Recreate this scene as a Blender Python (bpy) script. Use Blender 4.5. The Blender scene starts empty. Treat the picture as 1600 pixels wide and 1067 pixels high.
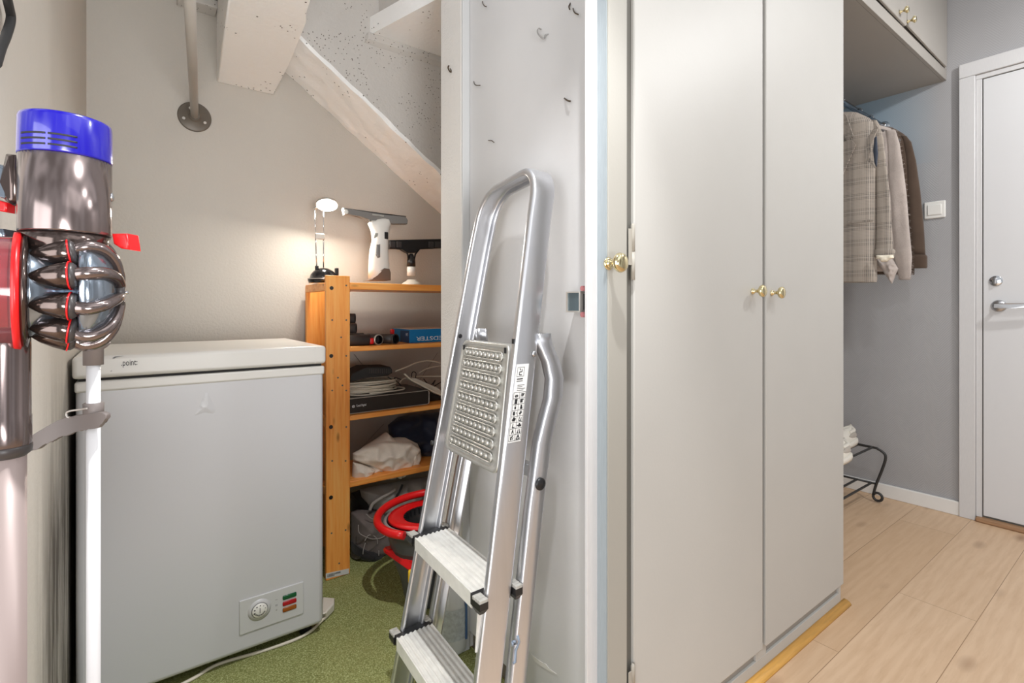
import bpy, bmesh, math, random
from mathutils import Vector, Matrix, noise
random.seed(7)
SC = bpy.context.scene
COL = SC.collection
PI = math.pi
# ------------------------------------------------------------------ camera
# X runs along the wardrobe front, Y goes into the cupboard under the stairs, Z is up
F = Vector((0.601, 0.7992, 0)).normalized()
R = Vector((F.y, -F.x, 0))
FPX, HORIZON, CAMH = 790.0, 480.0, 1.0
cam = bpy.data.objects.new('camera', bpy.data.cameras.new('camera'))
COL.objects.link(cam)
cam.location = (0, 0, CAMH)
cam.rotation_euler = (PI/2, 0, -math.atan2(F.x, F.y))
cam.data.sensor_width = 36.0
cam.data.lens = 36.0*FPX/1600.0
cam.data.shift_y = -(533.5-HORIZON)/1600.0
cam.data.clip_start = 0.02
SC.camera = cam
# ------------------------------------------------------------------ light
w = bpy.data.worlds.new('hall_light'); SC.world = w; w.use_nodes = True
# the rest of the flat as a soft environment: pale walls, brighter windows, darker doorways
_n, _l = w.node_tree.nodes, w.node_tree.links
_tc = _n.new('ShaderNodeTexCoord'); _mp = _n.new('ShaderNodeMapping'); _mp.inputs['Scale'].default_value = (2.6, 2.6, .25)
_nz = _n.new('ShaderNodeTexNoise'); _nz.inputs['Scale'].default_value = 1.5; _nz.inputs['Detail'].default_value = 1.5
_cr = _n.new('ShaderNodeValToRGB'); _e = _cr.color_ramp.elements
_e[0].position = .40; _e[0].color = (.30, .27, .25, 1); _e[1].position = .47; _e[1].color = (.97, .99, 1.02, 1)
for _p, _c in ((.56, (1.06, 1.08, 1.10, 1)), (.60, (2.1, 2.1, 2.15, 1))):
    _x = _e.new(_p); _x.color = _c
_l.new(_tc.outputs['Generated'], _mp.inputs[0]); _l.new(_mp.outputs[0], _nz.inputs['Vector']); _l.new(_nz.outputs[0], _cr.inputs[0]); _l.new(_cr.outputs[0], _n['Background'].inputs[0])
_n['Background'].inputs[1].default_value = .58
def lamp(name, kind, loc, power, color=(1, 1, 1), size=0.1, aim=None, size_y=None, spot=None):
    l = bpy.data.lights.new(name, kind); l.energy = power; l.color = color
    if kind == 'AREA':
        l.size = size
        if size_y: l.shape = 'RECTANGLE'; l.size_y = size_y
    else:
        l.shadow_soft_size = size
    if spot: l.spot_size = spot; l.spot_blend = 0.6
    o = bpy.data.objects.new(name, l); COL.objects.link(o); o.location = loc
    if aim is not None:
        o.rotation_euler = (Vector(aim)-Vector(loc)).to_track_quat('-Z', 'Y').to_euler()
    return o
lamp('hall_downlight', 'SPOT', (1.32, -0.30, 2.40), 24, (1, 1, 1), .035, (1.32, .1, 0), spot=2.7)
lamp('cupboard_downlight', 'SPOT', (0.42, 0.34, 2.32), 100, (1, 1, 1), .02, (0.42, 1.02, 0.0), spot=.95)
lamp('soffit_fill', 'SPOT', (0.05, -0.75, 0.96), 120, (1, 1, 1), .35, (.45, 2.2, 1.85), spot=.85)  # added unseen fill lifting the stair underside and upper cupboard, not a fitting
lamp('left_fill', 'AREA', (-1.55, -0.45, 0.92), 40, (.97, .99, 1), 1.6, (1.2, .55, .75), 1.7)  # soft light added at left for the left-facing surfaces; no window there
lamp('door_fill', 'SPOT', (2.45, -0.45, 2.40), 60, (1, 1, 1), .05, (2.6, .3, 0), spot=2.9)  # extra unseen spot added to brighten the far right wall and floor
lamp('hall_soft_fill', 'AREA', (0.9, -1.3, 2.35), 6, (1, 1, 1), 1.6, (1.2, .6, .8), 1.0)  # area light added overhead as general fill, no fixture
SC.view_settings.view_transform = 'Standard'
SC.view_settings.look = 'None'
SC.view_settings.exposure = 0.0
SC.view_settings.gamma = 1.0
SC.view_settings.use_curve_mapping = False

# ------------------------------------------------------------------ projecting picture measurements to real planes
def P(px, py, X=None, Y=None, Z=None, D=None):
    d = F + R*((px-800.0)/FPX) + Vector((0, 0, (HORIZON-py)/FPX))
    if X is not None: t = X/d.x
    elif Y is not None: t = Y/d.y
    elif Z is not None: t = (Z-CAMH)/d.z
    else: t = D
    return Vector((0, 0, CAMH)) + d*t

# ------------------------------------------------------------------ materials
def s2l(v):
    v /= 255.0
    return v/12.92 if v <= .04045 else ((v+.055)/1.055)**2.4
def C(r, g, b): return (s2l(r), s2l(g), s2l(b), 1)
class NT:
    def __init__(s, name):
        s.m = bpy.data.materials.new(name); s.m.use_nodes = True
        s.n = s.m.node_tree.nodes; s.l = s.m.node_tree.links
        s.b = s.n['Principled BSDF']
    def node(s, t, **k):
        n = s.n.new(t)
        for a, v in k.items(): setattr(n, a, v)
        return n
    def put(s, sock, v):
        if isinstance(v, bpy.types.NodeSocket): s.l.new(v, sock)
        else: sock.default_value = v
    def math(s, op, a, b=0.0, c=0.0, clamp=False):
        n = s.node('ShaderNodeMath', operation=op, use_clamp=clamp)
        s.put(n.inputs[0], a); s.put(n.inputs[1], b); s.put(n.inputs[2], c)
        return n.outputs[0]
    def pos(s, scale=(1, 1, 1), loc=(0, 0, 0)):
        g = s.node('ShaderNodeNewGeometry'); mp = s.node('ShaderNodeMapping')
        s.l.new(g.outputs['Position'], mp.inputs[0]); mp.inputs['Scale'].default_value = scale; mp.inputs['Location'].default_value = loc
        return mp.outputs[0]
    def noise(s, vec, scale, detail=4, rough=.55):
        n = s.node('ShaderNodeTexNoise'); s.l.new(vec, n.inputs['Vector'])
        n.inputs['Scale'].default_value = scale; n.inputs['Detail'].default_value = detail; n.inputs['Roughness'].default_value = rough
        return n.outputs[0]
    def ramp(s, fac, stops):
        n = s.node('ShaderNodeValToRGB'); s.l.new(fac, n.inputs[0])
        e = n.color_ramp.elements
        while len(e) < len(stops): e.new(.5)
        for i, (p, c) in enumerate(stops): e[i].position = p; e[i].color = c
        return n.outputs[0]
    def mix(s, fac, a, b):
        n = s.node('ShaderNodeMix', data_type='RGBA')
        s.put(n.inputs[0], fac); s.put(n.inputs[6], a); s.put(n.inputs[7], b)
        return n.outputs[2]
    def bump(s, h, strength=.3, dist=.001, prev=None):
        n = s.node('ShaderNodeBump'); s.l.new(h, n.inputs['Height'])
        n.inputs['Strength'].default_value = strength; n.inputs['Distance'].default_value = dist
        if prev: s.l.new(prev, n.inputs['Normal'])
        s.l.new(n.outputs[0], s.b.inputs['Normal']); return n.outputs[0]
    def sep(s, vec):
        n = s.node('ShaderNodeSeparateXYZ'); s.l.new(vec, n.inputs[0]); return n.outputs
def flat(name, col, rough=.5, metal=0.0, var=0.0, vs=20, bump=0.0, bs=80, bd=.001, spec=None, stretch=(1, 1, 1), emit=None, trans=0, alpha=1, coat=0):
    t = NT(name); b = t.b
    b.inputs['Roughness'].default_value = rough; b.inputs['Metallic'].default_value = metal
    b.inputs['Base Color'].default_value = col
    if var or bump: v = t.pos(stretch)
    if var:
        nz = t.noise(v, vs)
        lo = tuple(x*(1-var) for x in col[:3])+(1,); hi = tuple(min(1, x*(1+var)) for x in col[:3])+(1,)
        t.put(b.inputs['Base Color'], t.ramp(nz, [(.3, lo), (.7, hi)]))
    if bump: t.bump(t.noise(v, bs, 3), bump, bd)
    if spec is not None: b.inputs['Specular IOR Level'].default_value = spec
    if emit: b.inputs['Emission Color'].default_value = emit[0]; b.inputs['Emission Strength'].default_value = emit[1]
    if trans: b.inputs['Transmission Weight'].default_value = trans
    if coat: b.inputs['Coat Weight'].default_value = coat
    return t.m
M = {}
# rough plaster, with pits
def plaster(name, col, var=.05, bs=140, bstr=.35, bd=.0015, pits=0.0, pit_scale=70, big=.0, stain_shade=None):
    t = NT(name); v = t.pos()
    n1 = t.noise(v, 2.2, 5); n2 = t.noise(v, bs, 3)
    lo = tuple(x*(1-var) for x in col[:3])+(1,); hi = tuple(min(1, x*(1+var)) for x in col[:3])+(1,)
    c = t.ramp(n1, [(.3, lo), (.7, hi)])
    h = n2
    if pits:
        vo = t.node('ShaderNodeTexVoronoi'); t.l.new(v, vo.inputs['Vector']); vo.inputs['Scale'].default_value = pit_scale
        m1 = t.math('LESS_THAN', vo.outputs['Distance'], .17)
        m2 = t.math('GREATER_THAN', t.noise(v, 9, 3), 1-pits)
        mk = t.math('MULTIPLY', m1, m2)
        c = t.mix(mk, c, C(88, 80, 72)); h = t.math('SUBTRACT', n2, mk)
    if stain_shade:
        mk = stain_shade(t, v); c = t.mix(mk, c, C(66, 56, 42))
    t.put(t.b.inputs['Base Color'], c); t.b.inputs['Roughness'].default_value = .7
    t.bump(h, bstr, bd)
    if big: pass
    return t.m
M['plaster_back'] = plaster('warm_plaster', C(195, 190, 182), .03, 110, .5, .003)
def left_stain_shade(t, v):  # brown stain plus the freezer's lamp shadow, both painted below lid height
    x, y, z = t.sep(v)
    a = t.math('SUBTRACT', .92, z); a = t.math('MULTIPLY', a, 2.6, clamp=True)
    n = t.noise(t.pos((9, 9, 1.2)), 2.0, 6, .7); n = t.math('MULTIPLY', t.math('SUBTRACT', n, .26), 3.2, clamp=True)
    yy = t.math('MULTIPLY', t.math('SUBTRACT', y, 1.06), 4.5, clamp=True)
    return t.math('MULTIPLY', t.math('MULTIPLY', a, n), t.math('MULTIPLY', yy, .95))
M['plaster_left'] = plaster('stained_shaded_plaster', C(206, 200, 191), .03, 60, .3, .003, stain_shade=left_stain_shade)
M['stair_lit'] = plaster('lit_stair_plaster', C(253, 253, 252), .012, 60, .5, .004, pits=.42, pit_scale=60)  # near-white stands for lamplight on the undersides; their brightness is painted in
M['stair_grey'] = plaster('pitted_stair_plaster', C(206, 202, 197), .04, 50, .55, .005, pits=.52, pit_scale=85)
M['pillar'] = plaster('rough_pillar_plaster', C(216, 213, 209), .04, 160, .6, .003)
M['paint_cool'] = flat('cool_grey_paint', C(188, 189, 189), .33, bump=.15, bs=60, bd=.001, var=.02, vs=6)
M['panel'] = flat('side_panel_paint', C(198, 197, 197), .42, bump=.25, bs=70, bd=.001, var=.025, vs=5)
M['wardrobe'] = flat('wardrobe_paint', C(180, 178, 173), .45, bump=.22, bs=130, bd=.0008, var=.015, vs=5)
M['stile'] = flat('greige_stile_paint', C(158, 155, 147), .45, bump=.2, bs=120, bd=.0008)
M['recess'] = flat('recess_shade', C(146, 141, 134), .5)  # darker wardrobe tone: shade under the doors put into the colour
M['wardrobe_edge'] = flat('wardrobe_edge_paint', C(150, 152, 152), .4, bump=.2, bs=90, var=.08, vs=30)
M['overhead'] = flat('overhead_paint', C(160, 155, 148), .45, bump=.2, bs=110, bd=.0008, var=.02, vs=5)
M['white_trim'] = flat('white_gloss_trim', C(208, 207, 207), .35, bump=.3, bs=24, bd=.001, var=.03, vs=60, stretch=(8, 8, .7))
M['blue_trim'] = flat('pale_blue_trim', C(150, 159, 164), .4, bump=.3, bs=24, bd=.001, var=.05, vs=40, stretch=(8, 8, .7))
M['door'] = flat('white_door_paint', C(212, 212, 213), .38, bump=.06, bs=40, var=.01, vs=3)
M['skirt'] = flat('white_skirting', C(226, 224, 220), .4, var=.02, vs=20)
M['dark_gap'] = flat('dark_gap_paint', C(98, 96, 90), .6)
M['brown_base'] = flat('brown_base_board', C(104, 96, 86), .6, var=.15, vs=20)
# grey herringbone wallpaper with a smoother bluish patch above the coats
def wallpaper():
    t = NT('herringbone_wallpaper'); v = t.pos(); x, y, z = t.sep(v)
    s = t.math('ADD', x, y)
    tri = t.math('ABSOLUTE', t.math('SUBTRACT', t.math('FRACT', t.math('MULTIPLY', s, 1/.115)), .5))
    u = t.math('ADD', z, t.math('MULTIPLY', tri, .115*1.25))
    ln = t.math('SINE', t.math('MULTIPLY', u, 2*PI/.0125))
    ln = t.math('MULTIPLY', t.math('ADD', ln, 1), .5)
    n1 = t.noise(v, 3, 4)
    base = t.ramp(n1, [(.3, C(164, 163, 164)), (.7, C(172, 171, 172))])
    c = t.mix(t.math('MULTIPLY', ln, .55), base, C(150, 149, 150))
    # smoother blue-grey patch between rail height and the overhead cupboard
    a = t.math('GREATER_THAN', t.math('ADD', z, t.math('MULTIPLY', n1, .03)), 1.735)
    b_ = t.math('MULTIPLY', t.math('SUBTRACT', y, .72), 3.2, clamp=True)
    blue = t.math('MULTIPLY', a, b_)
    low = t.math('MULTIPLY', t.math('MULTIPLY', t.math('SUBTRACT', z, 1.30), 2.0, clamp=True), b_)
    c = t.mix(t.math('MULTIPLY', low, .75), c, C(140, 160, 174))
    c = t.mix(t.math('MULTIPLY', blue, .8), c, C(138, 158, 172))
    t.put(t.b.inputs['Base Color'], c); t.b.inputs['Roughness'].default_value = .55
    h = t.math('MULTIPLY', ln, t.math('SUBTRACT', 1, t.math('MULTIPLY', a, .85)))
    t.bump(h, .35, .0012)
    return t.m
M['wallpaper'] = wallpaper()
def planks():
    t = NT('oak_planks'); v = t.pos((1, 1, 1), (0.35, -0.192, 0))
    br = t.node('ShaderNodeTexBrick'); t.l.new(v, br.inputs['Vector'])
    br.offset = .41; br.squash = 1; br.inputs['Scale'].default_value = 1
    br.inputs['Brick Width'].default_value = 1.25; br.inputs['Row Height'].default_value = .205
    br.inputs['Mortar Size'].default_value = .0011; br.inputs['Mortar Smooth'].default_value = .3
    br.inputs['Color1'].default_value = C(220, 190, 158); br.inputs['Color2'].default_value = C(208, 176, 142)
    br.inputs['Mortar'].default_value = C(150, 118, 88)
    g = t.noise(t.pos((1.2, 11, 1)), 5, 7, .65)
    w1 = t.node('ShaderNodeTexWave'); t.l.new(t.pos((.35, 2.6, 1)), w1.inputs['Vector'])
    w1.wave_type = 'RINGS'; w1.inputs['Scale'].default_value = 4; w1.inputs['Distortion'].default_value = 9; w1.inputs['Detail'].default_value = 4; w1.inputs['Detail Scale'].default_value = 1.2
    c = t.mix(t.math('MULTIPLY', t.math('SUBTRACT', g, .45), 1.3, clamp=True), br.outputs['Color'], C(180, 142, 104))
    c = t.mix(t.math('MULTIPLY', w1.outputs['Fac'], .22), c, C(190, 152, 114))
    vo = t.node('ShaderNodeTexVoronoi'); t.l.new(t.pos((3.2, 8, 1)), vo.inputs['Vector']); vo.inputs['Scale'].default_value = 1.0
    kn = t.math('SUBTRACT', 1, t.math('MULTIPLY', vo.outputs['Distance'], 4.5), clamp=True)
    c = t.mix(t.math('MULTIPLY', kn, .9), c, C(142, 106, 80))
    t.put(t.b.inputs['Base Color'], c); t.b.inputs['Roughness'].default_value = .42
    t.bump(br.outputs['Fac'], .2, -.001)
    return t.m
M['planks'] = planks()
def carpet():
    t = NT('green_felt'); v = t.pos()
    a = t.noise(v, 260, 3, .7); b = t.noise(v, 5, 3); d = t.noise(v, 70, 3)
    c = t.ramp(a, [(.32, C(108, 114, 62)), (.52, C(152, 156, 98)), (.7, C(206, 212, 160))])
    c = t.mix(t.math('MULTIPLY', t.math('SUBTRACT', b, .45), 1.2, clamp=True), c, C(160, 156, 100))
    t.put(t.b.inputs['Base Color'], c); t.b.inputs['Roughness'].default_value = .95
    t.b.inputs['Specular IOR Level'].default_value = .1
    t.bump(t.math('ADD', a, d), .9, .004)
    return t.m
M['carpet'] = carpet()
def pine(name, vertical=True, dark=1.0):
    t = NT(name)
    st = (14, 14, .8) if vertical else (.8, 14, 14)
    g = t.noise(t.pos(st), 5, 5, .6)
    def k(r, gg, b): return tuple(x*dark for x in C(r, gg, b)[:3])+(1,)
    c = t.ramp(g, [(.28, k(232, 138, 58)), (.5, k(250, 166, 80)), (.72, k(254, 190, 108))])
    vo = t.node('ShaderNodeTexVoronoi'); sc = (22, 22, 7) if vertical else (7, 22, 22)
    t.l.new(t.pos(sc, (.3, .7, .2)), vo.inputs['Vector']); vo.inputs['Scale'].default_value = 1
    kn = t.math('SUBTRACT', 1, t.math('MULTIPLY', vo.outputs['Distance'], 6.0), clamp=True)
    c = t.mix(t.math('MULTIPLY', kn, 1.0), c, k(110, 52, 22))
    t.put(t.b.inputs['Base Color'], c); t.b.inputs['Roughness'].default_value = .42
    return t.m
M['pine_v'] = pine('pine_upright'); M['pine_h'] = pine('pine_board', False)
M['oak_strip'] = flat('yellow_oak_strip', C(205, 154, 74), .4, var=.14, vs=12, stretch=(1, 12, 12))
M['threshold'] = flat('brown_oak_threshold', C(160, 124, 92), .5, var=.15, vs=12, stretch=(12, 1, 12))
M['brass'] = flat('polished_brass', C(222, 208, 166), .12, 1)
M['hinge'] = flat('painted_hinge', C(158, 153, 143), .4)
M['chrome'] = flat('chrome', C(205, 208, 212), .12, 1)
M['steel'] = flat('brushed_steel', C(190, 190, 192), .28, 1)
M['rod'] = flat('dark_chrome_rod', C(120, 134, 148), .15, 1)
M['alu'] = flat('ladder_aluminium', C(205, 206, 210), .3, .88, var=.03, vs=60, stretch=(1, 1, .1))
M['alu_plate'] = flat('worn_stamped_aluminium', C(196, 195, 190), .36, .7, var=.10, vs=45, bump=.2, bs=160)
M['alu_tread'] = flat('ribbed_aluminium', C(232, 231, 226), .5, .25, var=.08, vs=35)
M['cap_grey'] = flat('grey_end_cap', C(168, 166, 160), .55, var=.15, vs=90)
M['black'] = flat('black_plastic', C(26, 26, 28), .4)
M['black_matte'] = flat('matte_black', C(34, 33, 33), .7)
M['black_gloss'] = flat('black_gloss', C(20, 20, 22), .12)
M['freezer'] = flat('freezer_enamel', C(196, 196, 199), .3, bump=.03, bs=12, bd=.002)
M['freezer_lid'] = flat('freezer_lid_plastic', C(214, 212, 208), .35)
M['freezer_panel'] = flat('freezer_control_plastic', C(196, 196, 197), .35)
M['white_plastic'] = flat('white_plastic', C(228, 226, 221), .35)
M['off_white'] = flat('off_white_plastic', C(218, 212, 200), .4)
M['cable_white'] = flat('white_cable', C(216, 208, 192), .45)
M['green_led'] = flat('green_lens', C(12, 84, 48), .25)
M['red_led'] = flat('red_lens', C(168, 12, 30), .25)
M['amber_led'] = flat('amber_lens', C(150, 80, 20), .25)
M['ink'] = flat('black_print', C(30, 30, 32), .6)
M['grey_ink'] = flat('grey_print', C(120, 120, 122), .6)
M['print_white'] = flat('white_print', C(232, 236, 240), .5)
M['label_white'] = flat('white_sticker', C(214, 214, 212), .5)
M['flange'] = flat('bronze_flange', C(108, 101, 92), .45, .2)
M['rail'] = flat('grey_painted_rail', C(188, 184, 178), .4)
M['blue'] = flat('blue_plastic', C(20, 10, 150), .22, coat=.6)
M['bronze'] = flat('bronze_metallic', C(128, 116, 114), .17, .85)
M['bronze_dark'] = flat('dark_bronze', C(92, 80, 76), .14, .85)
M['grey_metal'] = flat('smoke_grey_metal', C(140, 150, 162), .16, .85)
M['wand'] = flat('mauve_grey_wand', C(168, 152, 148), .42, .25)
M['dark_plastic'] = flat('dark_grey_plastic', C(62, 58, 58), .35)
M['red'] = flat('red_plastic', C(214, 22, 26), .3)
M['bin'] = flat('tinted_clear_bin', C(196, 120, 128), .08, trans=.75)
M['stand_grey'] = flat('taupe_plastic', C(116, 108, 105), .5)
M['pole'] = flat('pearl_white_pole', C(222, 222, 224), .3)
M['led'] = flat('lit_led_disc', C(255, 252, 244), .5, emit=((1, .93, .82, 1), 40))
M['squeegee_grey'] = flat('grey_blade_housing', C(126, 124, 122), .35)
M['brown_base_p'] = flat('taupe_base', C(100, 84, 74), .45)
M['box_blue'] = flat('blue_card', C(0, 120, 186), .45)
M['box_dark'] = flat('dark_blue_card', C(0, 62, 110), .45)
M['card_top'] = flat('pale_card', C(214, 198, 180), .6)
M['stb'] = flat('set_top_black', C(44, 40, 38), .3)
M['silver'] = flat('silver_edge', C(200, 196, 190), .3, .6)
M['wire'] = flat('galvanised_wire', C(150, 146, 140), .4, .7)
def cloth(name, col, rough=.95, bs=900, bstr=.4, var=.12, vs=12):
    t = NT(name); v = t.pos()
    n = t.noise(v, vs, 5, .6); f = t.noise(v, bs, 2)
    lo = tuple(x*(1-var) for x in col[:3])+(1,); hi = tuple(min(1, x*(1+var)) for x in col[:3])+(1,)
    c = t.ramp(t.math('ADD', t.math('MULTIPLY', n, .6), t.math('MULTIPLY', f, .4)), [(.35, lo), (.65, hi)])
    t.put(t.b.inputs['Base Color'], c); t.b.inputs['Roughness'].default_value = rough
    t.b.inputs['Specular IOR Level'].default_value = .2; t.b.inputs['Sheen Weight'].default_value = .2
    t.bump(f, bstr, .001); return t.m
M['towel'] = cloth('beige_towelling', C(240, 231, 218), bs=500)
M['navy'] = cloth('navy_nylon', C(28, 34, 52), .5)
M['grey_bag'] = cloth('grey_bag_fabric', C(168, 162, 158), .7)
M['strap'] = cloth('pale_strap', C(166, 158, 152), .8)
M['dark_bag'] = cloth('dark_bag_fabric', C(112, 102, 98), .75)
M['black_bag'] = cloth('black_bag_fabric', C(42, 40, 40), .8)
M['cardigan'] = cloth('taupe_mohair', C(176, 165, 158), bs=260, bstr=1.0)
M['brown_coat'] = cloth('brown_wool', C(78, 64, 54))
M['lining'] = cloth('cream_lining', C(236, 226, 206))
M['dark_lining'] = cloth('dark_lining', C(60, 66, 78))
def plaid():
    t = NT('glen_check_wool'); v = t.pos(); x, y, z = t.sep(v)
    f = t.noise(v, 700, 2)
    def lines(co, period, width, ph=0.0):
        fr = t.math('FRACT', t.math('ADD', t.math('MULTIPLY', co, 1/period), ph))
        return t.math('LESS_THAN', fr, width)
    fine = t.math('MULTIPLY', t.math('ADD', lines(y, .0062, .5), lines(z, .0062, .5)), .5)
    bandy = lines(y, .068, .42); bandz = lines(z, .068, .42, .3)
    band = t.math('MULTIPLY', t.math('ADD', bandy, bandz), .5)
    k = t.math('MULTIPLY', fine, t.math('ADD', .25, t.math('MULTIPLY', band, .75)))
    c = t.mix(k, C(168, 158, 147), C(82, 80, 80))
    lt = t.math('MAXIMUM', lines(y, .068, .03, .8), lines(z, .068, .03, .1))
    c = t.mix(t.math('MULTIPLY', lt, .35), c, C(214, 206, 196))
    c = t.mix(t.math('MULTIPLY', f, .3), c, C(150, 136, 122))
    t.put(t.b.inputs['Base Color'], c); t.b.inputs['Roughness'].default_value = .9
    t.b.inputs['Specular IOR Level'].default_value = .2
    t.bump(f, .3, .0008); return t.m
M['plaid'] = plaid()
M['bucket'] = flat('grey_bucket_plastic', C(74, 74, 76), .4)
M['bucket_grey'] = flat('light_grey_rim', C(150, 146, 142), .4)
M['yellow'] = flat('yellow_plastic', C(232, 190, 40), .4)
M['bottle'] = flat('frosted_bottle', C(206, 208, 206), .4, var=.04, vs=20)
M['bottle_label'] = flat('bottle_label', C(188, 194, 196), .45, var=.2, vs=90)
M['blue_print'] = flat('blue_print', C(70, 100, 140), .5)
M['shoe'] = flat('white_shoe_leather', C(226, 220, 208), .5, bump=.2, bs=60)
M['shoe_mesh'] = cloth('grey_shoe_mesh', C(176, 168, 158))
M['rack'] = flat('black_tube', C(44, 43, 42), .45)
M['marker'] = flat('blue_grey_marker', C(128, 140, 156), .5)
M['scratch'] = flat('scraped_paint', C(216, 214, 210), .6)
M['hook_dark'] = flat('dark_hook_metal', C(84, 70, 54), .4, .6)
M['hook_painted'] = flat('painted_hook', C(142, 140, 138), .4)

# ------------------------------------------------------------------ mesh helpers
class MB:
    def __init__(s): s.bm = bmesh.new(); s.mats = []; s.cur = 0
    def mat(s, m):
        if m not in s.mats: s.mats.append(m)
        s.cur = s.mats.index(m); return s
    def _tag(s, faces, smooth=False):
        for f in faces: f.material_index = s.cur; f.smooth = smooth
    def quad(s, pts, smooth=False):
        vs = [s.bm.verts.new(p) for p in pts]; f = s.bm.faces.new(vs); s._tag([f], smooth); return s
    def box(s, a, b, bevel=0.0, seg=2, mx=None):
        a = Vector(a); b = Vector(b)
        lo = Vector((min(a.x, b.x), min(a.y, b.y), min(a.z, b.z))); hi = Vector((max(a.x, b.x), max(a.y, b.y), max(a.z, b.z)))
        r = bmesh.ops.create_cube(s.bm, size=1.0); vs = r['verts']
        for v in vs: v.co = Vector((lo.x+(v.co.x+.5)*(hi.x-lo.x), lo.y+(v.co.y+.5)*(hi.y-lo.y), lo.z+(v.co.z+.5)*(hi.z-lo.z)))
        if mx is not None:
            for v in vs: v.co = mx @ v.co
        fs = list({f for v in vs for f in v.link_faces})
        s._tag(fs)
        if bevel:
            es = list({e for v in vs for e in v.link_edges})
            r = bmesh.ops.bevel(s.bm, geom=es, offset=bevel, segments=seg, profile=.5, affect='EDGES')
            s._tag(r['faces'], True)
        return s
    def loft(s, rings, cap=True, closed=True, smooth=True):
        rv = [[s.bm.verts.new(p) for p in ring] for ring in rings]
        n = len(rv[0]); fs = []
        for a, b in zip(rv[:-1], rv[1:]):
            for i in range(n if closed else n-1):
                j = (i+1) % n
                fs.append(s.bm.faces.new((a[i], a[j], b[j], b[i])))
        s._tag(fs, smooth)
        if cap and closed:
            c = [s.bm.faces.new(list(reversed(rv[0]))), s.bm.faces.new(rv[-1])]
            s._tag(c, False)
        return s
    def tube(s, pts, r, n=10, cap=True, closed=False, prof=None):
        pts = [Vector(p) for p in pts]; k = len(pts)
        rs = r if isinstance(r, (list, tuple)) else [r]*k
        tans = []
        for i in range(k):
            if closed: t = pts[(i+1) % k]-pts[i-1]
            else: t = pts[min(i+1, k-1)]-pts[max(i-1, 0)]
            tans.append(t.normalized() if t.length > 1e-9 else Vector((0, 0, 1)))
        up = Vector((0, 0, 1)) if abs(tans[0].z) < .9 else Vector((1, 0, 0))
        nrm = (up - tans[0]*up.dot(tans[0])).normalized()
        rings = []
        for i in range(k):
            nrm = (nrm - tans[i]*nrm.dot(tans[i])).normalized(); bi = tans[i].cross(nrm)
            rings.append([pts[i]+nrm*math.cos(2*PI*j/n)*rs[i]+bi*math.sin(2*PI*j/n)*rs[i] for j in range(n)])
        if closed: rings.append(rings[0])
        s.loft(rings, cap=cap and not closed)
        if closed: bmesh.ops.remove_doubles(s.bm, verts=s.bm.verts, dist=1e-6)
        return s
    def cyl(s, a, b, r, n=24, r2=None): return s.tube([a, b], [r, r if r2 is None else r2], n)
    def lathe(s, o, axis, prof, n=28, cap=True, smooth=True, sx=1.0):
        # prof: (distance along the axis, radius)
        o = Vector(o); ax = Vector(axis).normalized()
        up = Vector((0, 0, 1)) if abs(ax.z) < .9 else Vector((0, 1, 0))
        u = (up-ax*up.dot(ax)).normalized(); v = ax.cross(u)
        s.loft([[o+ax*h+u*math.cos(2*PI*j/n)*max(r, 1e-5)+v*math.sin(2*PI*j/n)*max(r, 1e-5)*sx for j in range(n)] for h, r in prof], cap, smooth=smooth)
        return s
    def prism(s, pts, off, bevel=0.0, smooth=False, seg=2):
        off = Vector(off)
        a = [s.bm.verts.new(p) for p in pts]; b = [s.bm.verts.new(Vector(p)+off) for p in pts]
        n = len(a); fs = [s.bm.faces.new(a), s.bm.faces.new(list(reversed(b)))]
        for i in range(n):
            f = s.bm.faces.new((a[i], b[i], b[(i+1) % n], a[(i+1) % n])); fs.append(f); f.smooth = smooth
        for f in fs: f.material_index = s.cur
        if bevel:
            es = list({e for f in fs[:2] for e in f.edges})
            r = bmesh.ops.bevel(s.bm, geom=es, offset=bevel, segments=seg, profile=.5, affect='EDGES'); s._tag(r['faces'], True)
        return s
    def pillow(s, pts, off, amp=.0, freq=20, seed=0, n=72, rings=12, back=.35, power=.5, aniso=(1, 1, 1)):
        # closed cushion on a star-shaped outline; off points to the viewer's side
        pts = [Vector(p) for p in pts]; off = Vector(off); L = [0]
        k = len(pts)
        for i in range(k): L.append(L[-1]+(pts[(i+1) % k]-pts[i]).length)
        bd = []
        for j in range(n):
            d = L[-1]*j/n; i = max(q for q in range(k) if L[q] <= d+1e-12)
            f = (d-L[i])/max(1e-9, L[i+1]-L[i]); bd.append(pts[i].lerp(pts[(i+1) % k], f))
        c = sum(bd, Vector())/n; un = off.normalized(); th = off.length
        sd = Vector((seed*3.1, seed*1.7, seed*.9)); an = Vector(aniso)
        def pt(b, q, side):
            p = c+(b-c)*q; h = max(0, 1-q*q)**power
            pp = Vector((p.x*an.x, p.y*an.y, p.z*an.z))*freq+sd
            nz = 1-abs(noise.noise(pp))*2.2 + .5*noise.noise(pp*2.3)
            if side > 0: return p+un*(th*h+amp*nz*min(1, h*1.5))
            return p-un*th*back*h
        fr = []; 
        for r in range(1, rings+1):
            q = r/rings; fr.append([s.bm.verts.new(pt(b, q, 1)) for b in bd])
        c1 = s.bm.verts.new(pt(c, 0, 1)); c2 = s.bm.verts.new(pt(c, 0, -1)); bk = [[s.bm.verts.new(pt(b, r/rings, -1)) for b in bd] for r in range(1, rings)]+[fr[-1]]
        fs = []
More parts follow.
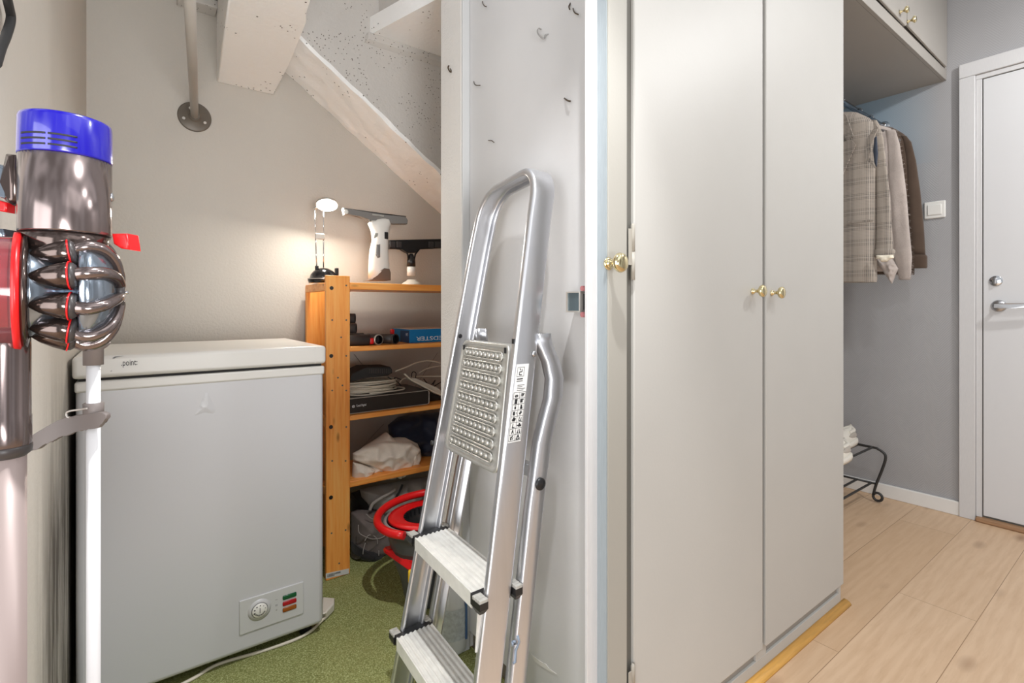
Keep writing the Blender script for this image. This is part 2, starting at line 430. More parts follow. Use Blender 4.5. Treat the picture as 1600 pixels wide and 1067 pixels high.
        for side, rr, cc in ((1, fr, c1), (-1, bk, c2)):
            for j in range(n):
                q = (j+1) % n
                fs.append(s.bm.faces.new((cc, rr[0][j], rr[0][q]) if side > 0 else (cc, rr[0][q], rr[0][j])))
                for a, b in zip(rr[:-1], rr[1:]):
                    fs.append(s.bm.faces.new((a[j], b[j], b[q], a[q]) if side > 0 else (a[j], a[q], b[q], b[j])))
        s._tag(fs, True); return s
    def warp(s, fn):
        for v in s.bm.verts: v.co = fn(v.co)
        return s
    def text(s, body, size, mx, ext=.0004, align='LEFT', width=None):
        cu = bpy.data.curves.new('lettering', 'FONT'); cu.body = body; cu.size = size; cu.extrude = ext; cu.align_x = align; cu.resolution_u = 3
        o = bpy.data.objects.new('lettering', cu); COL.objects.link(o)
        dg = bpy.context.evaluated_depsgraph_get(); me = bpy.data.meshes.new_from_object(o.evaluated_get(dg))
        sx = 1.0
        if width:
            xs = [v.co.x for v in me.vertices]; sx = width/max(1e-6, max(xs)-min(xs))
        me.transform(mx @ Matrix.Diagonal((sx, 1, 1, 1)))
        k = len(s.bm.faces); s.bm.from_mesh(me); s.bm.faces.ensure_lookup_table()
        for f in s.bm.faces[k:]: f.material_index = s.cur
        bpy.data.objects.remove(o); bpy.data.curves.remove(cu); bpy.data.meshes.remove(me); return s
    def build(s, name, parent=None, mat=None, label=None):
        if mat is not None: s.mats = s.mats or [mat]
        bmesh.ops.recalc_face_normals(s.bm, faces=s.bm.faces)
        off = origin(parent) if parent is not None else base_of(s.bm)
        for v in s.bm.verts: v.co -= off
        me = bpy.data.meshes.new(name); s.bm.to_mesh(me); s.bm.free()
        for m in s.mats: me.materials.append(m)
        o = bpy.data.objects.new(name, me); COL.objects.link(o)
        if parent is not None: o.parent = parent
        else: o.location = off
        if label: o['label'] = label
        return o
def origin(o):
    p = Vector((0, 0, 0))
    while o is not None: p += o.location; o = o.parent
    return p
def base_of(bm):
    c = sum((v.co for v in bm.verts), Vector())/len(bm.verts); c.z = min(v.co.z for v in bm.verts); return c
def mb(m): return MB().mat(m)
def tag(o, label, cat=None, group=None, kind=None):
    o['label'] = label
    if cat: o['category'] = cat
    if group: o['group'] = group
    if kind: o['kind'] = kind
    return o
def thing(name, label, cat, loc, group=None):
    o = bpy.data.objects.new(name, None); COL.objects.link(o); o.location = loc; o.empty_display_size = .05
    return tag(o, label, cat, group)
def structure(o, label=None):
    o['kind'] = 'structure'
    if label: o['label'] = label
    return o
def arc(c, u, v, r, a0, a1, n=8, r2=None):
    c = Vector(c); u = Vector(u); v = Vector(v); r2 = r if r2 is None else r2
    return [c+u*math.cos(a0+(a1-a0)*i/n)*r+v*math.sin(a0+(a1-a0)*i/n)*r2 for i in range(n+1)]
def smooth_path(pts, k=6):
    pts = [Vector(p) for p in pts]; out = []
    for i in range(len(pts)-1):
        p0 = pts[max(i-1, 0)]; p1 = pts[i]; p2 = pts[i+1]; p3 = pts[min(i+2, len(pts)-1)]
        for j in range(k):
            t = j/k
            out.append(.5*((2*p1)+(p2-p0)*t+(2*p0-5*p1+4*p2-p3)*t*t+(3*p1-p0-3*p2+p3)*t**3))
    out.append(pts[-1]); return out
RX90 = Matrix.Rotation(PI/2, 4, 'X')

# ------------------------------------------------------------------ the setting
XL, YB = -0.121, 2.20          # left wall, back wall
PX = 0.79                      # wardrobe side panel facing the cupboard
XR = 3.18                      # right wall with the door
YW = 0.688                     # wardrobe front
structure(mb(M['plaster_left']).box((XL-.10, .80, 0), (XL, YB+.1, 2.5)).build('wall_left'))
structure(mb(M['plaster_back']).box((XL, YB, 0), (1.52, YB+.1, 2.5)).build('wall_back'))
structure(mb(M['plaster_back']).box((1.42, 1.40, 0), (1.52, YB, 2.5)).build('wall_inner'))
structure(mb(M['stair_grey']).box((XL-.1, 1.60, 2.36), (1.52, YB+.1, 2.44)).build('ceiling'))
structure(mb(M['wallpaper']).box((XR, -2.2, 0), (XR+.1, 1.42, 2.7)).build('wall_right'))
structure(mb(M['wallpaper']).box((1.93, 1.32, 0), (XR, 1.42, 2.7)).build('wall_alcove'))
structure(mb(M['planks']).box((-1.6, -2.2, -.05), (XR, .70, 0)).box((PX+.02, .70, -.05), (XR, 1.40, 0)).build('floor'))
cp = mb(M['carpet']).box((XL, .70, -.05), (PX+.01, 1.40, .001)).box((XL, 1.40, -.05), (1.42, YB, .001)).build('carpet')
tag(cp, 'green felt carpet covering the floor of the cupboard under the stairs', 'carpet')
# pillar at the end of the wardrobe side
structure(mb(M['pillar']).box((.765, 1.262, 0), (.93, 1.386, 2.6), .004).build('wall_pillar'))
structure(mb(M['paint_cool']).box((.7655, 1.256, 0), (PX, 1.2625, 2.6), .001).build('trim_1'))
structure(mb(M['plaster_back']).box((.93, 1.33, 0), (1.42, 1.386, 2.5)).build('wall_recess'))
# right wall joinery
bb = MB().mat(M['skirt'])
bb.box((XR-.016, .648, 0), (XR, 1.32, .068), .003)
structure(bb.build('baseboard_right'))
structure(mb(M['skirt']).box((1.93, 1.304, 0), (XR-.016, 1.32, .068), .003).build('baseboard_alcove'))
DY0, DY1 = -.42, .567
fr = mb(M['white_trim'])
fr.box((XR-.022, DY1+.022, 0), (XR-.0002, .648, 2.0882), .003)
fr.box((XR-.022, DY0-.085, 0), (XR-.0002, DY0-.022, 2.0882), .003)
fr.box((XR-.022, DY0-.085, 2.0885), (XR-.0002, .648, 2.156), .003)
fr.box((XR-.012, DY1, .02), (XR-.0004, DY1+.0215, 2.0655), .002)
fr.box((XR-.012, DY0-.0215, .02), (XR-.0004, DY0, 2.0655), .002)
fr.box((XR-.012, DY0-.0215, 2.066), (XR-.0004, DY1+.0215, 2.088), .002)
structure(fr.build('trim_2'))
structure(mb(M['threshold']).box((XR-.035, DY0, 0), (XR+.0, DY1+.02, .022), .006).build('trim_3'))
dr = thing('door_1', 'smooth white door in the right wall', 'door', (XR, (DY0+DY1)/2, 0)); dr['kind'] = 'structure'; del dr['category']
dd = mb(M['dark_gap']).box((XR-.0042, DY0+.001, .022), (XR-.0005, DY1-.0005, 2.066)).build('rebate', dr)
dl = mb(M['door']).box((XR-.010, DY0+.004, .030), (XR-.004, DY1-.004, 2.062), .002).build('door_leaf', dr)
hc = P(1561, 478, X=XR-.010)
h = mb(M['steel']).lathe(hc, (-1, 0, 0), [(0, .027), (.004, .027), (.010, .020), (.011, .001)], 32)
h.cyl(hc, hc+Vector((-.045, 0, 0)), .009, 16)
h.prism([hc+Vector((-.050, .012, z)) for z in (-.011, .011)]+[hc+Vector((-.050, -.04, .011)), hc+Vector((-.044, -.125, .011)), hc+Vector((-.044, -.125, -.011)), hc+Vector((-.050, -.04, -.011))], (.010, 0, 0), .003)
h.build('door_handle', dr)
lc = P(1556, 439, X=XR-.010)
l = mb(M['chrome']).lathe(lc, (-1, 0, 0), [(0, .024), (.003, .024), (.005, .021), (.0055, .001)], 32)
l.mat(M['steel']).box(lc+Vector((-.016, .006, -.016)), lc+Vector((-.004, -.006, .014)), .004)
l.mat(M['black']).box(lc+Vector((-.006, .017, -.002)), lc+Vector((-.005, .012, .003)))
l.build('door_lock', dr)
# stairs overhead
def zund(x): return 1.954-.694*(x-.499)
st = mb(M['stair_lit'])
x0, x1 = .36, 1.42
st.prism([Vector((x0, 1.918, zund(x0))), Vector((x1, 1.918, zund(x1))), Vector((x1, 1.918, zund(x1)+.02)), Vector((x0, 1.918, zund(x0)+.02))], (0, YB-1.918, 0))
bmesh.ops.subdivide_edges(st.bm, edges=list(st.bm.edges), cuts=26, use_grid_fill=True)
st.warp(lambda c: c+Vector((0, 0, .008*noise.noise(c*16)))+Vector((0, .008*noise.noise(c*22+Vector((5, 0, 0))), 0)))
structure(st.build('ceiling_stair_soffit'))
sf = mb(M['stair_grey'])
sf.prism([Vector((x0, 1.922, zund(x0)+.016)), Vector((x1, 1.922, zund(x1)+.016)), Vector((x1, 1.922, 2.36)), Vector((x0, 1.922, 2.36))], (0, .05, 0))
structure(sf.build('wall_stair_side'))
# landing slab seen at the top of the nook
sl = mb(M['stair_lit'])
e = [P(579, 54, Z=2.07), P(680, 0, Z=2.07)]
dirn = (e[1]-e[0]).normalized()
p0 = e[0]-dirn*.03; p1 = e[0]+dirn*1.0
sl.prism([p0, p1, Vector((1.5, p1.y, 2.07)), Vector((1.5, p0.y, 2.07))], (0, 0, .07))
structure(sl.build('ceiling_landing'))
lp = mb(M['stair_grey'])
lp.prism([Vector((.725, 1.922, 2.03)), Vector((1.42, 1.922, 2.03)), Vector((1.42, 1.906, 2.045)), Vector((.735, 1.906, 2.045))], (0, 0, .026), .002)
structure(lp.build('trim_4'))
s2 = mb(M['stair_grey']).prism([p0+Vector((.035, 0, .07)), p1+Vector((.035, 0, .07)), Vector((1.5, p1.y, 2.14)), Vector((1.5, p0.y, 2.14))], (0, 0, .22))
structure(s2.build('ceiling_step'))
# heavy beam running towards the hall
bd_ = Vector((-.07, -1, 0)); zb = 1.852
a = Vector((.2565, YB, zb)); b = Vector((.457, YB, zb))
bm_ = mb(M['stair_lit'])
A2 = a+bd_*1.0; B2 = b+bd_*1.0
bm_.prism([a, b, b.lerp(B2, .30)+Vector((.005, 0, 0)), b.lerp(B2, .62)+Vector((.003, 0, 0)), b.lerp(B2, .67)+Vector((-.006, 0, 0)), B2+Vector((-.014, 0, 0)), A2], (0, 0, .5), .006)
bmesh.ops.triangulate(bm_.bm, faces=[f for f in bm_.bm.faces if len(f.verts) > 4])
structure(bm_.build('ceiling_beam'))
# broken timber ledge beside the beam, on the back wall
lg = mb(M['stair_grey']).box((.10, 2.08, 2.135), (.255, YB, 2.17), .004).mat(M['stair_grey']).box((.13, 2.13, 2.095), (.252, YB, 2.125), .004)
lg.mat(M['dark_gap']).box((.175, 2.10, 2.123), (.252, YB-.02, 2.137))
structure(lg.build('trim_5'))

# ------------------------------------------------------------------ door frame strips between cupboard and wardrobe
structure(mb(M['white_trim']).box((.7215, .711, 0), (.752, .7185, 2.7), .0012).build('trim_6'))
fs = mb(M['stile']).box((.752, YW-.004, .0), (.8085, .74, 2.7), .0015)
o = structure(fs.build('trim_7'))
structure(mb(M['blue_trim']).box((.7495, YW-.0015, 0), (.7522, .712, 2.7)).build('trim_8'))

# ------------------------------------------------------------------ wardrobe
wd = thing('wardrobe', 'tall pale grey built-in wardrobe with two plain doors and small brass knobs', 'wardrobe', (1.37, 1.0, 0))
mb(M['panel']).box((PX, .7405, .053), (PX+.018, 1.256, 2.7)).build('side_panel', wd)
mb(M['wardrobe']).box((1.886, .712, 0), (1.904, 1.30, 2.7), .001).box((PX+.018, 1.282, .06), (1.886, 1.30, 2.7)).build('carcass', wd)
mb(M['brown_base']).box((PX+.012, .76, .002), (PX+.026, 1.256, .0535)).build('plinth', wd)
br = mb(M['wardrobe']).box((.835, .694, 0), (1.904, .701, .044), .001)
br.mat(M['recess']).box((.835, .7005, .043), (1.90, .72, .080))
br.mat(M['wardrobe']).box((1.345, .694, .044), (1.40, .72, .080), .001).box((1.887, .694, .044), (1.904, .72, .080), .001)
br.build('base_rail', wd)
mb(M['wardrobe_edge']).box((1.350, .701, .0685), (1.395, .72, 2.7)).build('centre_stile', wd)
def wdoor(x0, x1, kx, kz, kr):
    d = mb(M['wardrobe']).box((x0, YW-.003, .074), (x1, YW+.009, 2.7), .0035).build('door', wd)
    knob(d, Vector((kx, YW-.003, kz)), kr)
    return d
def knob(parent, c, r, name='knob', m=None):
    k = mb(m or M['brass']).lathe(c, (0, -1, 0), [(-.001, r*.48), (r*.14, r*.50), (r*.2, r*.42), (r*.55, r*.24), (r*.85, r*.27), (r*1.15, r*.55), (r*1.35, r*.86), (r*1.62, r*1.0), (r*1.9, r*.9), (r*2.05, r*.6), (r*2.1, .0002)], 32)
    return k.build(name, parent)
kL = P(1174, 455, Y=YW); kR = P(1204, 457.5, Y=YW)
dL = wdoor(.832, 1.3655, kL.x, kL.z, .0165)
dR = wdoor(1.383, 1.9045, kR.x, kR.z, .0165)
for py0, py1 in ((348, 437), (1040, 1110)):
    a = P(984, py0, Y=YW-.004); b = P(984, py1, Y=YW-.004); c = a.lerp(b, .5)
    x = .8265; hg = mb(M['hinge']).tube([(x, YW-.004, b.z), (x, YW-.004, c.z-.001)], .0045, 14).tube([(x, YW-.004, c.z), (x, YW-.004, a.z-.004), (x, YW-.004, a.z)], [.0045, .0045, .002], 14)
    hg.box((.812, YW-.0052, b.z+.03), (x, YW-.004, a.z-.012), .0004)
    hg.build('hinge', wd)
mb(M['dark_gap']).box((.809, YW+.006, .0), (.834, .71, 2.7)).build('hinge_gap', wd)
ks = P(950, 412, Y=YW-.004)
kb = thing('brass_knob', 'largest brass knob, on the narrow frame strip left of the wardrobe doors', 'knob', (ks.x, ks.y, ks.z))
knob(kb, ks, .0195, 'knob_head')
mb(M['brass']).lathe(ks, (0, -1, 0), [(0, .0125), (.003, .0125), (.004, .009)], 28).build('rosette', kb)
# rounded oak strip on the floor
q = mb(M['oak_strip'])
q.prism([Vector((.80, .694, 0))]+[Vector((.80, .694-.023*math.sin(t), .014*math.cos(t))) for t in [i*PI/12 for i in range(7)]], (1.93-.80, 0, 0), smooth=True)
structure(q.build('trim_9'))
# magnetic catch behind the frame strip
mc = P(898, 472, X=PX)
ct = thing('magnetic_catch', 'small chrome boxed door catch on the side panel by the white strip', 'door catch', (PX, mc.y, mc.z))
c0 = Vector((PX-.0005, .750, mc.z))
cm = MB().mat(M['silver'])
XF = PX-.040
for (ya, yb, za, zb_) in ((.760, .803, .019, .022), (.760, .803, -.022, -.019), (.760, .764, -.019, .019), (.799, .803, -.019, .019)):
    cm.box((XF, ya, mc.z+za), (PX-.001, yb, mc.z+zb_))
cm.mat(flat('catch_magnet', C(92, 106, 112), .4, .4)).box((XF+.003, .764, mc.z-.019), (PX-.001, .799, mc.z+.019))
cm.mat(M['black']).box((XF+.008, .748, mc.z-.017), (PX-.001, .7605, mc.z+.017))
cm.build('catch_body', ct)
for zz_ in (-.027, .028): mb(flat('dull_red_paint', C(176, 110, 112), .5)).cyl((PX-.038, .757, mc.z+zz_), (PX-.001, .757, mc.z+zz_), .0055, 12).build('screw_tab', ct, label='red painted screw tab')

# ------------------------------------------------------------------ hooks on the side panel
def hook(pts, rad, label, m=None, X=PX):
    q = mb(m or M['hook_dark']).tube(smooth_path([P(x, y, X=X-a_) for x, y, a_ in pts], 5), rad, 7)
    return tag(q.build('wall_hook'), label, 'hook', 'small screw hooks on the cupboard side')
hook([(753.7, 2, -.001), (754.2, 5, .006), (756.5, 9, .012), (760, 10.4, .012)], .0013, 'dark bent hook near the top left corner of the grey side panel')
hook([(891.4, 5, -.001), (889, 10, .006), (890, 14.6, .008)], .0016, 'tiny dark stub hook, upper one of the close pair at the panel top right')
hook([(895.4, 13, -.001), (896.2, 17, .006), (899, 20.5, .012), (903.5, 22.5, .012)], .0015, 'dark bent hook, lower one of the close pair at the panel top right')
hook([(845, 46, .008), (842, 44.5, .010), (839.6, 48, .012), (841.5, 54, .014), (847.5, 60, .012), (850.5, 59, .008), (851.5, 55, .006), (854, 54, .003), (857.7, 53.5, -.001)], .0017, 'large curled hook painted over in grey, in the middle of the side panel top', M['hook_painted'])
hook([(740.4, 127, -.001), (741.2, 131, .006), (744, 133.2, .012), (750.3, 133.3, .012)], .0013, 'dark L-shaped hook beside the pillar, level with the beam end')
hook([(882, 153.6, -.001), (886.6, 157, .008), (891, 158, .009)], .0019, 'short dark hook pointing down near the white strip')
hook([(763, 219.5, -.001), (767.7, 219.6, .008), (772, 222.7, .009)], .0012, 'thin flat dark hook low on the panel above the ladder bow')
hook([(701.4, 102.7, .010), (700, 105.5, .009), (702, 110.5, .006), (704.5, 112.6, .004), (704.6, 109.5, .001), (703.7, 107.5, -.001)], .0021, 'rusty open hook screwed into the rough plaster pillar', X=.765)
# scraped patch in the paint low on the side panel
sp = mb(M['scratch']).prism([P(x, y, X=PX-.0003) for x, y in ((830, 1021), (838, 1028), (846, 1034), (853, 1037), (858, 1044), (870, 1053), (858, 1048), (852, 1044), (845, 1040), (836, 1033))], (-.0008, 0, 0))
sp.build('paint_scrape', wd, label='scraped bare patch low on the side panel')

# ------------------------------------------------------------------ overhead cupboard, rail, switch
oc = thing('overhead_cupboard', 'grey overhead cupboard above the coat rail with two small doors', 'cupboard', (2.55, 1.0, 2.107))
mb(M['overhead']).box((1.906, .712, 2.107), (XR-.001, 1.318, 2.7)).build('body', oc)
mb(M['overhead']).box((1.906, .698, 2.107), (XR-.001, .712, 2.157), .0015).box((XR-.03, .698, 2.157), (XR-.001, .712, 2.7), .001).build('front_frame', oc)
fa = P(1413, 34, Y=.70).x
for (x0, x1, kpx, kpy) in ((1.93, fa-.004, 1406, 19), (fa+.004, 3.155, 1418, 34)):
    d = mb(M['overhead'])
    pr = [Vector((x0, .690, 2.70)), Vector((x0, .690, 2.173))]+[Vector((x1-.012, .690, 2.161+.0)) , Vector((x1-.003, .690, 2.165)), Vector((x1, .690, 2.174)), Vector((x1, .690, 2.70))]
    d.prism(pr, (0, .0105, 0), .003)
    d = d.build('door', oc)
    k = P(kpx, kpy, Y=.690); knob(d, k, .0145)
rl = thing('clothes_rod', 'dark chrome hanging rod under the overhead cupboard', 'clothes rod', (2.6, .956, 1.954))
mb(M['rod']).cyl((1.906, .956, 1.954), (XR-.006, .956, 1.954), .0125, 20).build('rod', rl)
mb(M['chrome']).lathe((XR, .956, 1.954), (-1, 0, 0), [(0, .028), (.005, .028), (.009, .02), (.016, .0185), (.028, .0175), (.030, .013)], 28).build('flange', rl)
swc = P(1461, 328, X=XR)
sw = thing('light_switch', 'white square light switch on the herringbone wallpaper', 'light switch', swc)
mb(M['white_plastic']).box(swc+Vector((-.009, -.042, -.042)), swc+Vector((0, .042, .042)), .005, 3).build('cover_plate', sw)
mb(M['white_plastic']).box(swc+Vector((-.013, -.028, -.026)), swc+Vector((-.008, .028, .026)), .003).build('rocker', sw)

# ------------------------------------------------------------------ garments on the rod
def gloft(X, rows, thick, seed, m, amp=.006, freq=16, n=36, mx=1.0, power=.75, taper=None):
    """closed garment body: rows of (py, left px, right px) on the plane X, with rounded thickness"""
    q = mb(m); rings = []
    rows2 = []
    for (a, b) in zip(rows[:-1], rows[1:]):
        for j in range(5):
            t = j/5; rows2.append(tuple(a[i]*(1-t)+b[i]*t for i in range(3)))
    rows2.append(rows[-1])
    for (py, l, r) in rows2:
        A = P(l, py, X=X); B = P(r, py, X=X); z = (A.z+B.z)/2
        c = (A+B)/2; hw = abs(A.y-B.y)/2
        ring = []
        for j in range(n):
            t = 2*PI*j/n; cx, sy = math.cos(t), math.sin(t)
            yy = c.y-hw*cx*1.0
            zz = A.z+(B.z-A.z)*(cx*-.5*-1+.5) if False else A.z*(1+cx)/2*0+((A.z+B.z)/2+(A.z-B.z)/2*(1 if yy > c.y else -1)*abs(cx))
            xx = X+(abs(sy)**power)*(1 if sy > 0 else -1)*min(thick, hw)*.5
            nz = noise.noise(Vector((seed, yy*freq, zz*2.2)))*amp+noise.noise(Vector((seed+4, yy*freq*2.2, zz*6)))*amp*.4
            ring.append(Vector((xx+nz, yy, zz)))
        rings.append(ring)
    q.loft(rings); return q
def hanger(X, px, py, label):
    hg = thing('clothes_hanger', label, 'hanger', (X, .956, 1.79), 'hangers on the rod')
    c = Vector((X, .956, 1.954))
    pts = [c+Vector((0, .002, -.115)), c+Vector((0, .003, -.05)), c+Vector((0, .016, -.018))]+arc(c, (0, 1, 0), (0, 0, 1), .0165, 0, PI*1.05, 10)
    mb(M['chrome']).tube(pts, .0016, 8).build('hook', hg)
    mb(M['dark_plastic']).tube(smooth_path([c+Vector((0, -.17, -.185)), c+Vector((0, -.09, -.145)), c+Vector((0, 0, -.118)), c+Vector((0, .09, -.145)), c+Vector((0, .17, -.185))], 4), .005, 8).build('shoulder_bar', hg)
hanger(2.62, 0, 0, 'hanger with a thin chrome hook carrying the checked blazer')
hanger(2.83, 0, 0, 'hanger with a thin chrome hook carrying the fluffy cardigan')
hanger(2.98, 0, 0, 'hanger of the brown coat nearest the wall')
# checked blazer
XB = 2.62
bz = thing('checked_blazer', 'brown and grey glen check blazer with a turned-up cuff, hanging nearest the wardrobe', 'jacket', P(1330, 440, X=XB), 'coats on the rod')
gloft(XB, [(176, 1312, 1340), (184, 1296, 1358), (192, 1290, 1368), (215, 1288, 1372), (260, 1288, 1371), (300, 1288, 1370), (345, 1288, 1370), (400, 1286, 1369), (437, 1284, 1370), (441, 1284, 1369)], .11, 1.0, M['plaid'], .007, 14).build('body', bz)
gloft(XB-.01, [(188, 1358, 1370), (196, 1361, 1375), (215, 1364, 1380), (260, 1368, 1385), (300, 1370, 1390), (350, 1370, 1393), (385, 1369, 1395), (392, 1369, 1396)], .085, 3.0, M['plaid'], .005, 20).build('sleeve', bz)
gloft(XB-.01, [(389, 1368, 1397), (392, 1367, 1399), (400, 1367, 1398), (402, 1368, 1397)], .10, 3.3, M['plaid'], .001, 20).build('cuff', bz)
mb(M['lining']).pillow([P(x, y, X=XB-.045) for x, y in ((1369, 399), (1396, 398), (1397, 403), (1391, 405), (1386, 409), (1377, 409), (1374, 405), (1369, 404))], (-.012, 0, 0), .003, 40, 3).build('cuff_lining', bz, label='cream lining showing at the cuff')
mb(M['dark_lining']).pillow([P(x, y, X=XB-.062) for x, y in ((1366, 215), (1370, 212), (1372, 240), (1370, 262), (1366, 255), (1364, 235))], (-.006, 0, 0)).build('lining', bz, label='dark blue lining at the open front')
for poly in ([(1316, 176), (1322, 180), (1333, 212), (1323, 221), (1316, 205)], [(1316, 222), (1330, 218), (1337, 226), (1316, 274)], [(1369, 194), (1372, 200), (1360, 225), (1357, 245), (1368, 262), (1366, 262), (1352, 247), (1356, 215)]):
    mb(M['plaid']).prism([P(x, y, X=XB-.066) for x, y in poly], (.008, 0, 0)).build('lapel', bz)
mb(M['plaid']).prism([P(x, y, X=XB-.067) for x, y in ((1325, 345), (1365, 343), (1365, 346), (1325, 349))], (.004, 0, 0), .001).build('pocket', bz)
# cardigan
XC = 2.83
cd = thing('fluffy_cardigan', 'taupe fluffy knitted cardigan hanging between the blazer and the brown coat', 'cardigan', P(1400, 435, X=XC), 'coats on the rod')
q = gloft(XC, [(197, 1322, 1380), (201, 1318, 1392), (208, 1318, 1398), (225, 1318, 1401), (260, 1318, 1404), (300, 1320, 1407), (340, 1322, 1409), (380, 1326, 1412), (410, 1345, 1414), (424, 1366, 1398)], .12, 7.0, M['cardigan'], .012, 16)
q.build('body', cd)
gloft(XC-.03, [(203, 1384, 1399), (225, 1385, 1406), (260, 1388, 1411), (300, 1390, 1416), (350, 1392, 1420), (400, 1396, 1425), (425, 1402, 1424), (437, 1405, 1422)], .09, 8.0, M['cardigan'], .006, 20).build('sleeve', cd)
mb(M['cardigan']).pillow([P(x, y, X=XC-.05) for x, y in ((1370, 404), (1392, 400), (1404, 420), (1400, 428), (1394, 444), (1388, 436), (1380, 424), (1371, 412))], (-.02, 0, 0), .006, 30, 3).build('hem_corner', cd)
random.seed(11)
fz_ = mb(M['cardigan'])
for o_ in [c for c in cd.children if c.name.startswith(('sleeve', 'body'))]:
    base_ = origin(o_)
    for p_ in o_.data.polygons:
        c0_ = base_+p_.center; nn = p_.normal
        for _ in range(3):
            d_ = (nn+Vector((random.uniform(-.8, .8), random.uniform(-.8, .8), random.uniform(-1, .4)))).normalized()*random.uniform(.004, .011)
            s_ = Vector((random.uniform(-1, 1), random.uniform(-1, 1), random.uniform(-1, 1)))
            st0 = c0_+s_*.006; w_ = s_.cross(d_).normalized()*.00035
            fz_.quad([st0-w_, st0+w_, st0+d_])
fz_ = fz_.build('fuzz', cd); fz_['kind'] = 'stuff'
# brown coat
XK = 3.00
bc = thing('brown_coat', 'dark brown wool coat with a wide turned cuff, hanging nearest the wall', 'coat', P(1420, 425, X=XK), 'coats on the rod')
gloft(XK, [(199, 1372, 1394), (203, 1366, 1402), (209, 1360, 1412), (220, 1358, 1420), (245, 1356, 1424), (300, 1356, 1427), (350, 1356, 1429), (400, 1356, 1429), (429, 1358, 1428)], .11, 12.0, M['brown_coat'], .006, 14).build('body', bc)
gloft(XK-.02, [(212, 1408, 1416), (222, 1411, 1424), (250, 1414, 1431), (300, 1416, 1438), (350, 1417, 1443), (398, 1418, 1446)], .09, 14.0, M['brown_coat'], .005, 20).build('sleeve', bc)
gloft(XK-.02, [(398, 1412, 1447), (401, 1411, 1449), (417, 1412, 1449), (419, 1413, 1448)], .10, 15.0, M['brown_coat'], .001, 20).build('cuff', bc)

# ------------------------------------------------------------------ shoe rack and shoes
XS = 3.05
sr = thing('shoe_rack', 'low black metal tube shoe rack under the coats', 'shoe rack', (2.5, 1.08, 0))
yb0, yf0 = 1.22, .955
def endframe(x):
    top = [Vector((x, yb0+.02, .262)), Vector((x, yb0-.03, .279)), Vector((x, yf0+.02, .279)), Vector((x, yf0-.015, .274)), Vector((x, yf0-.042, .256)), Vector((x, yf0-.045, .228)), Vector((x, yf0-.03, .17)), Vector((x, yf0-.005, .09)), Vector((x, yf0+.005, .045))]
    loop = arc((x, yf0-.012, .030), (0, 1, 0), (0, 0, 1), .020, .2, -2*PI*.92, 14)
    q = mb(M['rack']).tube(smooth_path(top, 4)+loop, .0065, 10)
    back = [Vector((x, yb0+.02, .262)), Vector((x, yb0+.035, .22)), Vector((x, yb0+.03, .1)), Vector((x, yb0+.02, .0075))]
    q.tube(smooth_path(back, 4), .0065, 10)
    q.tube([(x, yf0+.0, .095), (x, yb0+.025, .095)], .0055, 10)
    q.build('end_frame', sr)
endframe(XS); endframe(2.10)
for z, ys in ((.279, (yf0+.01, yf0+.075, yf0+.14, yf0+.205)), (.095, (yf0+.015, yf0+.08, yf0+.145, yf0+.21))):
    for y in ys:
        mb(M['rack']).tube([(2.10, y, z), (XS, y, z)], .0055, 10).build('rung', sr)
def shoe(xh, yc, label):
    o = thing('sneaker', label, 'shoe', (xh-.13, yc, .286), 'white sneakers on the rack')
    n = 18; sole = []; up = []
    for i in range(n+1):
        t = i/n; x = xh-t*.275                      # heel at xh, toe towards the wardrobe
        hw = .034+.010*math.sin(PI*min(1, t*1.15)); hw *= min(1, (t+.04)*9)**.5*min(1, (1.03-t)*9)**.5
        flare = .006*(1-t)
        lo, hi = .2855+.012*max(0, t-.85)/.15, .312+.004*math.cos(t*PI)
        sole.append([Vector((x+flare*(.5 if i == 0 else 0), yc+hw*1.10*c_, z_)) for c_, z_ in ((-1, hi), (-1.06, (lo+hi)/2), (-.95, lo), (-.4, lo), (.4, lo), (.95, lo), (1.06, (lo+hi)/2), (1, hi), (.4, hi+.001), (-.4, hi+.001))])
        h_ = .058 if t < .30 else .058-.030*((t-.30)/.70)**.8
        h_ += .014*max(0, 1-t/.05) if t < .05 else 0
        h_ *= 1 if t < .9 else (1-(t-.9)*5)
        xx = x-.006*(1-t)
        up.append([Vector((xx, yc+hw*.98*math.cos(a_)*(1-.22*max(0, math.sin(a_))), .310+h_*max(0, math.sin(a_)))) for a_ in [-.05+(PI+.1)*k/14 for k in range(15)]])
    mb(M['shoe']).loft(sole).build('sole', o, label='chunky white sole')
    mb(M['shoe']).loft(up).build('upper', o)
    for sy in (-1, 1):
        mb(M['shoe_mesh']).pillow([Vector((xh-dx, yc+sy*.0315, z_)) for dx, z_ in ((.022, .325), (.05, .322), (.10, .325), (.12, .338), (.09, .350), (.05, .355), (.026, .346))], (0, sy*.008, 0), n=40, rings=6).build('mesh_panel', o, label='grey mesh side panel')
    mb(M['shoe']).tube(smooth_path([Vector((xh-.09, yc-.022, .350)), Vector((xh-.03, yc-.022, .356)), Vector((xh-.012, yc, .366)), Vector((xh-.03, yc+.022, .356)), Vector((xh-.09, yc+.022, .350))], 5), .0095, 10).build('collar', o)
shoe(P(1334, 705, Y=1.05).x, 1.062, 'white sneaker with grey mesh side, the further one on the shoe rack')
shoe(P(1319, 715, Y=.975).x, .972, 'white sneaker almost hidden by the wardrobe edge, nearer one on the shoe rack')

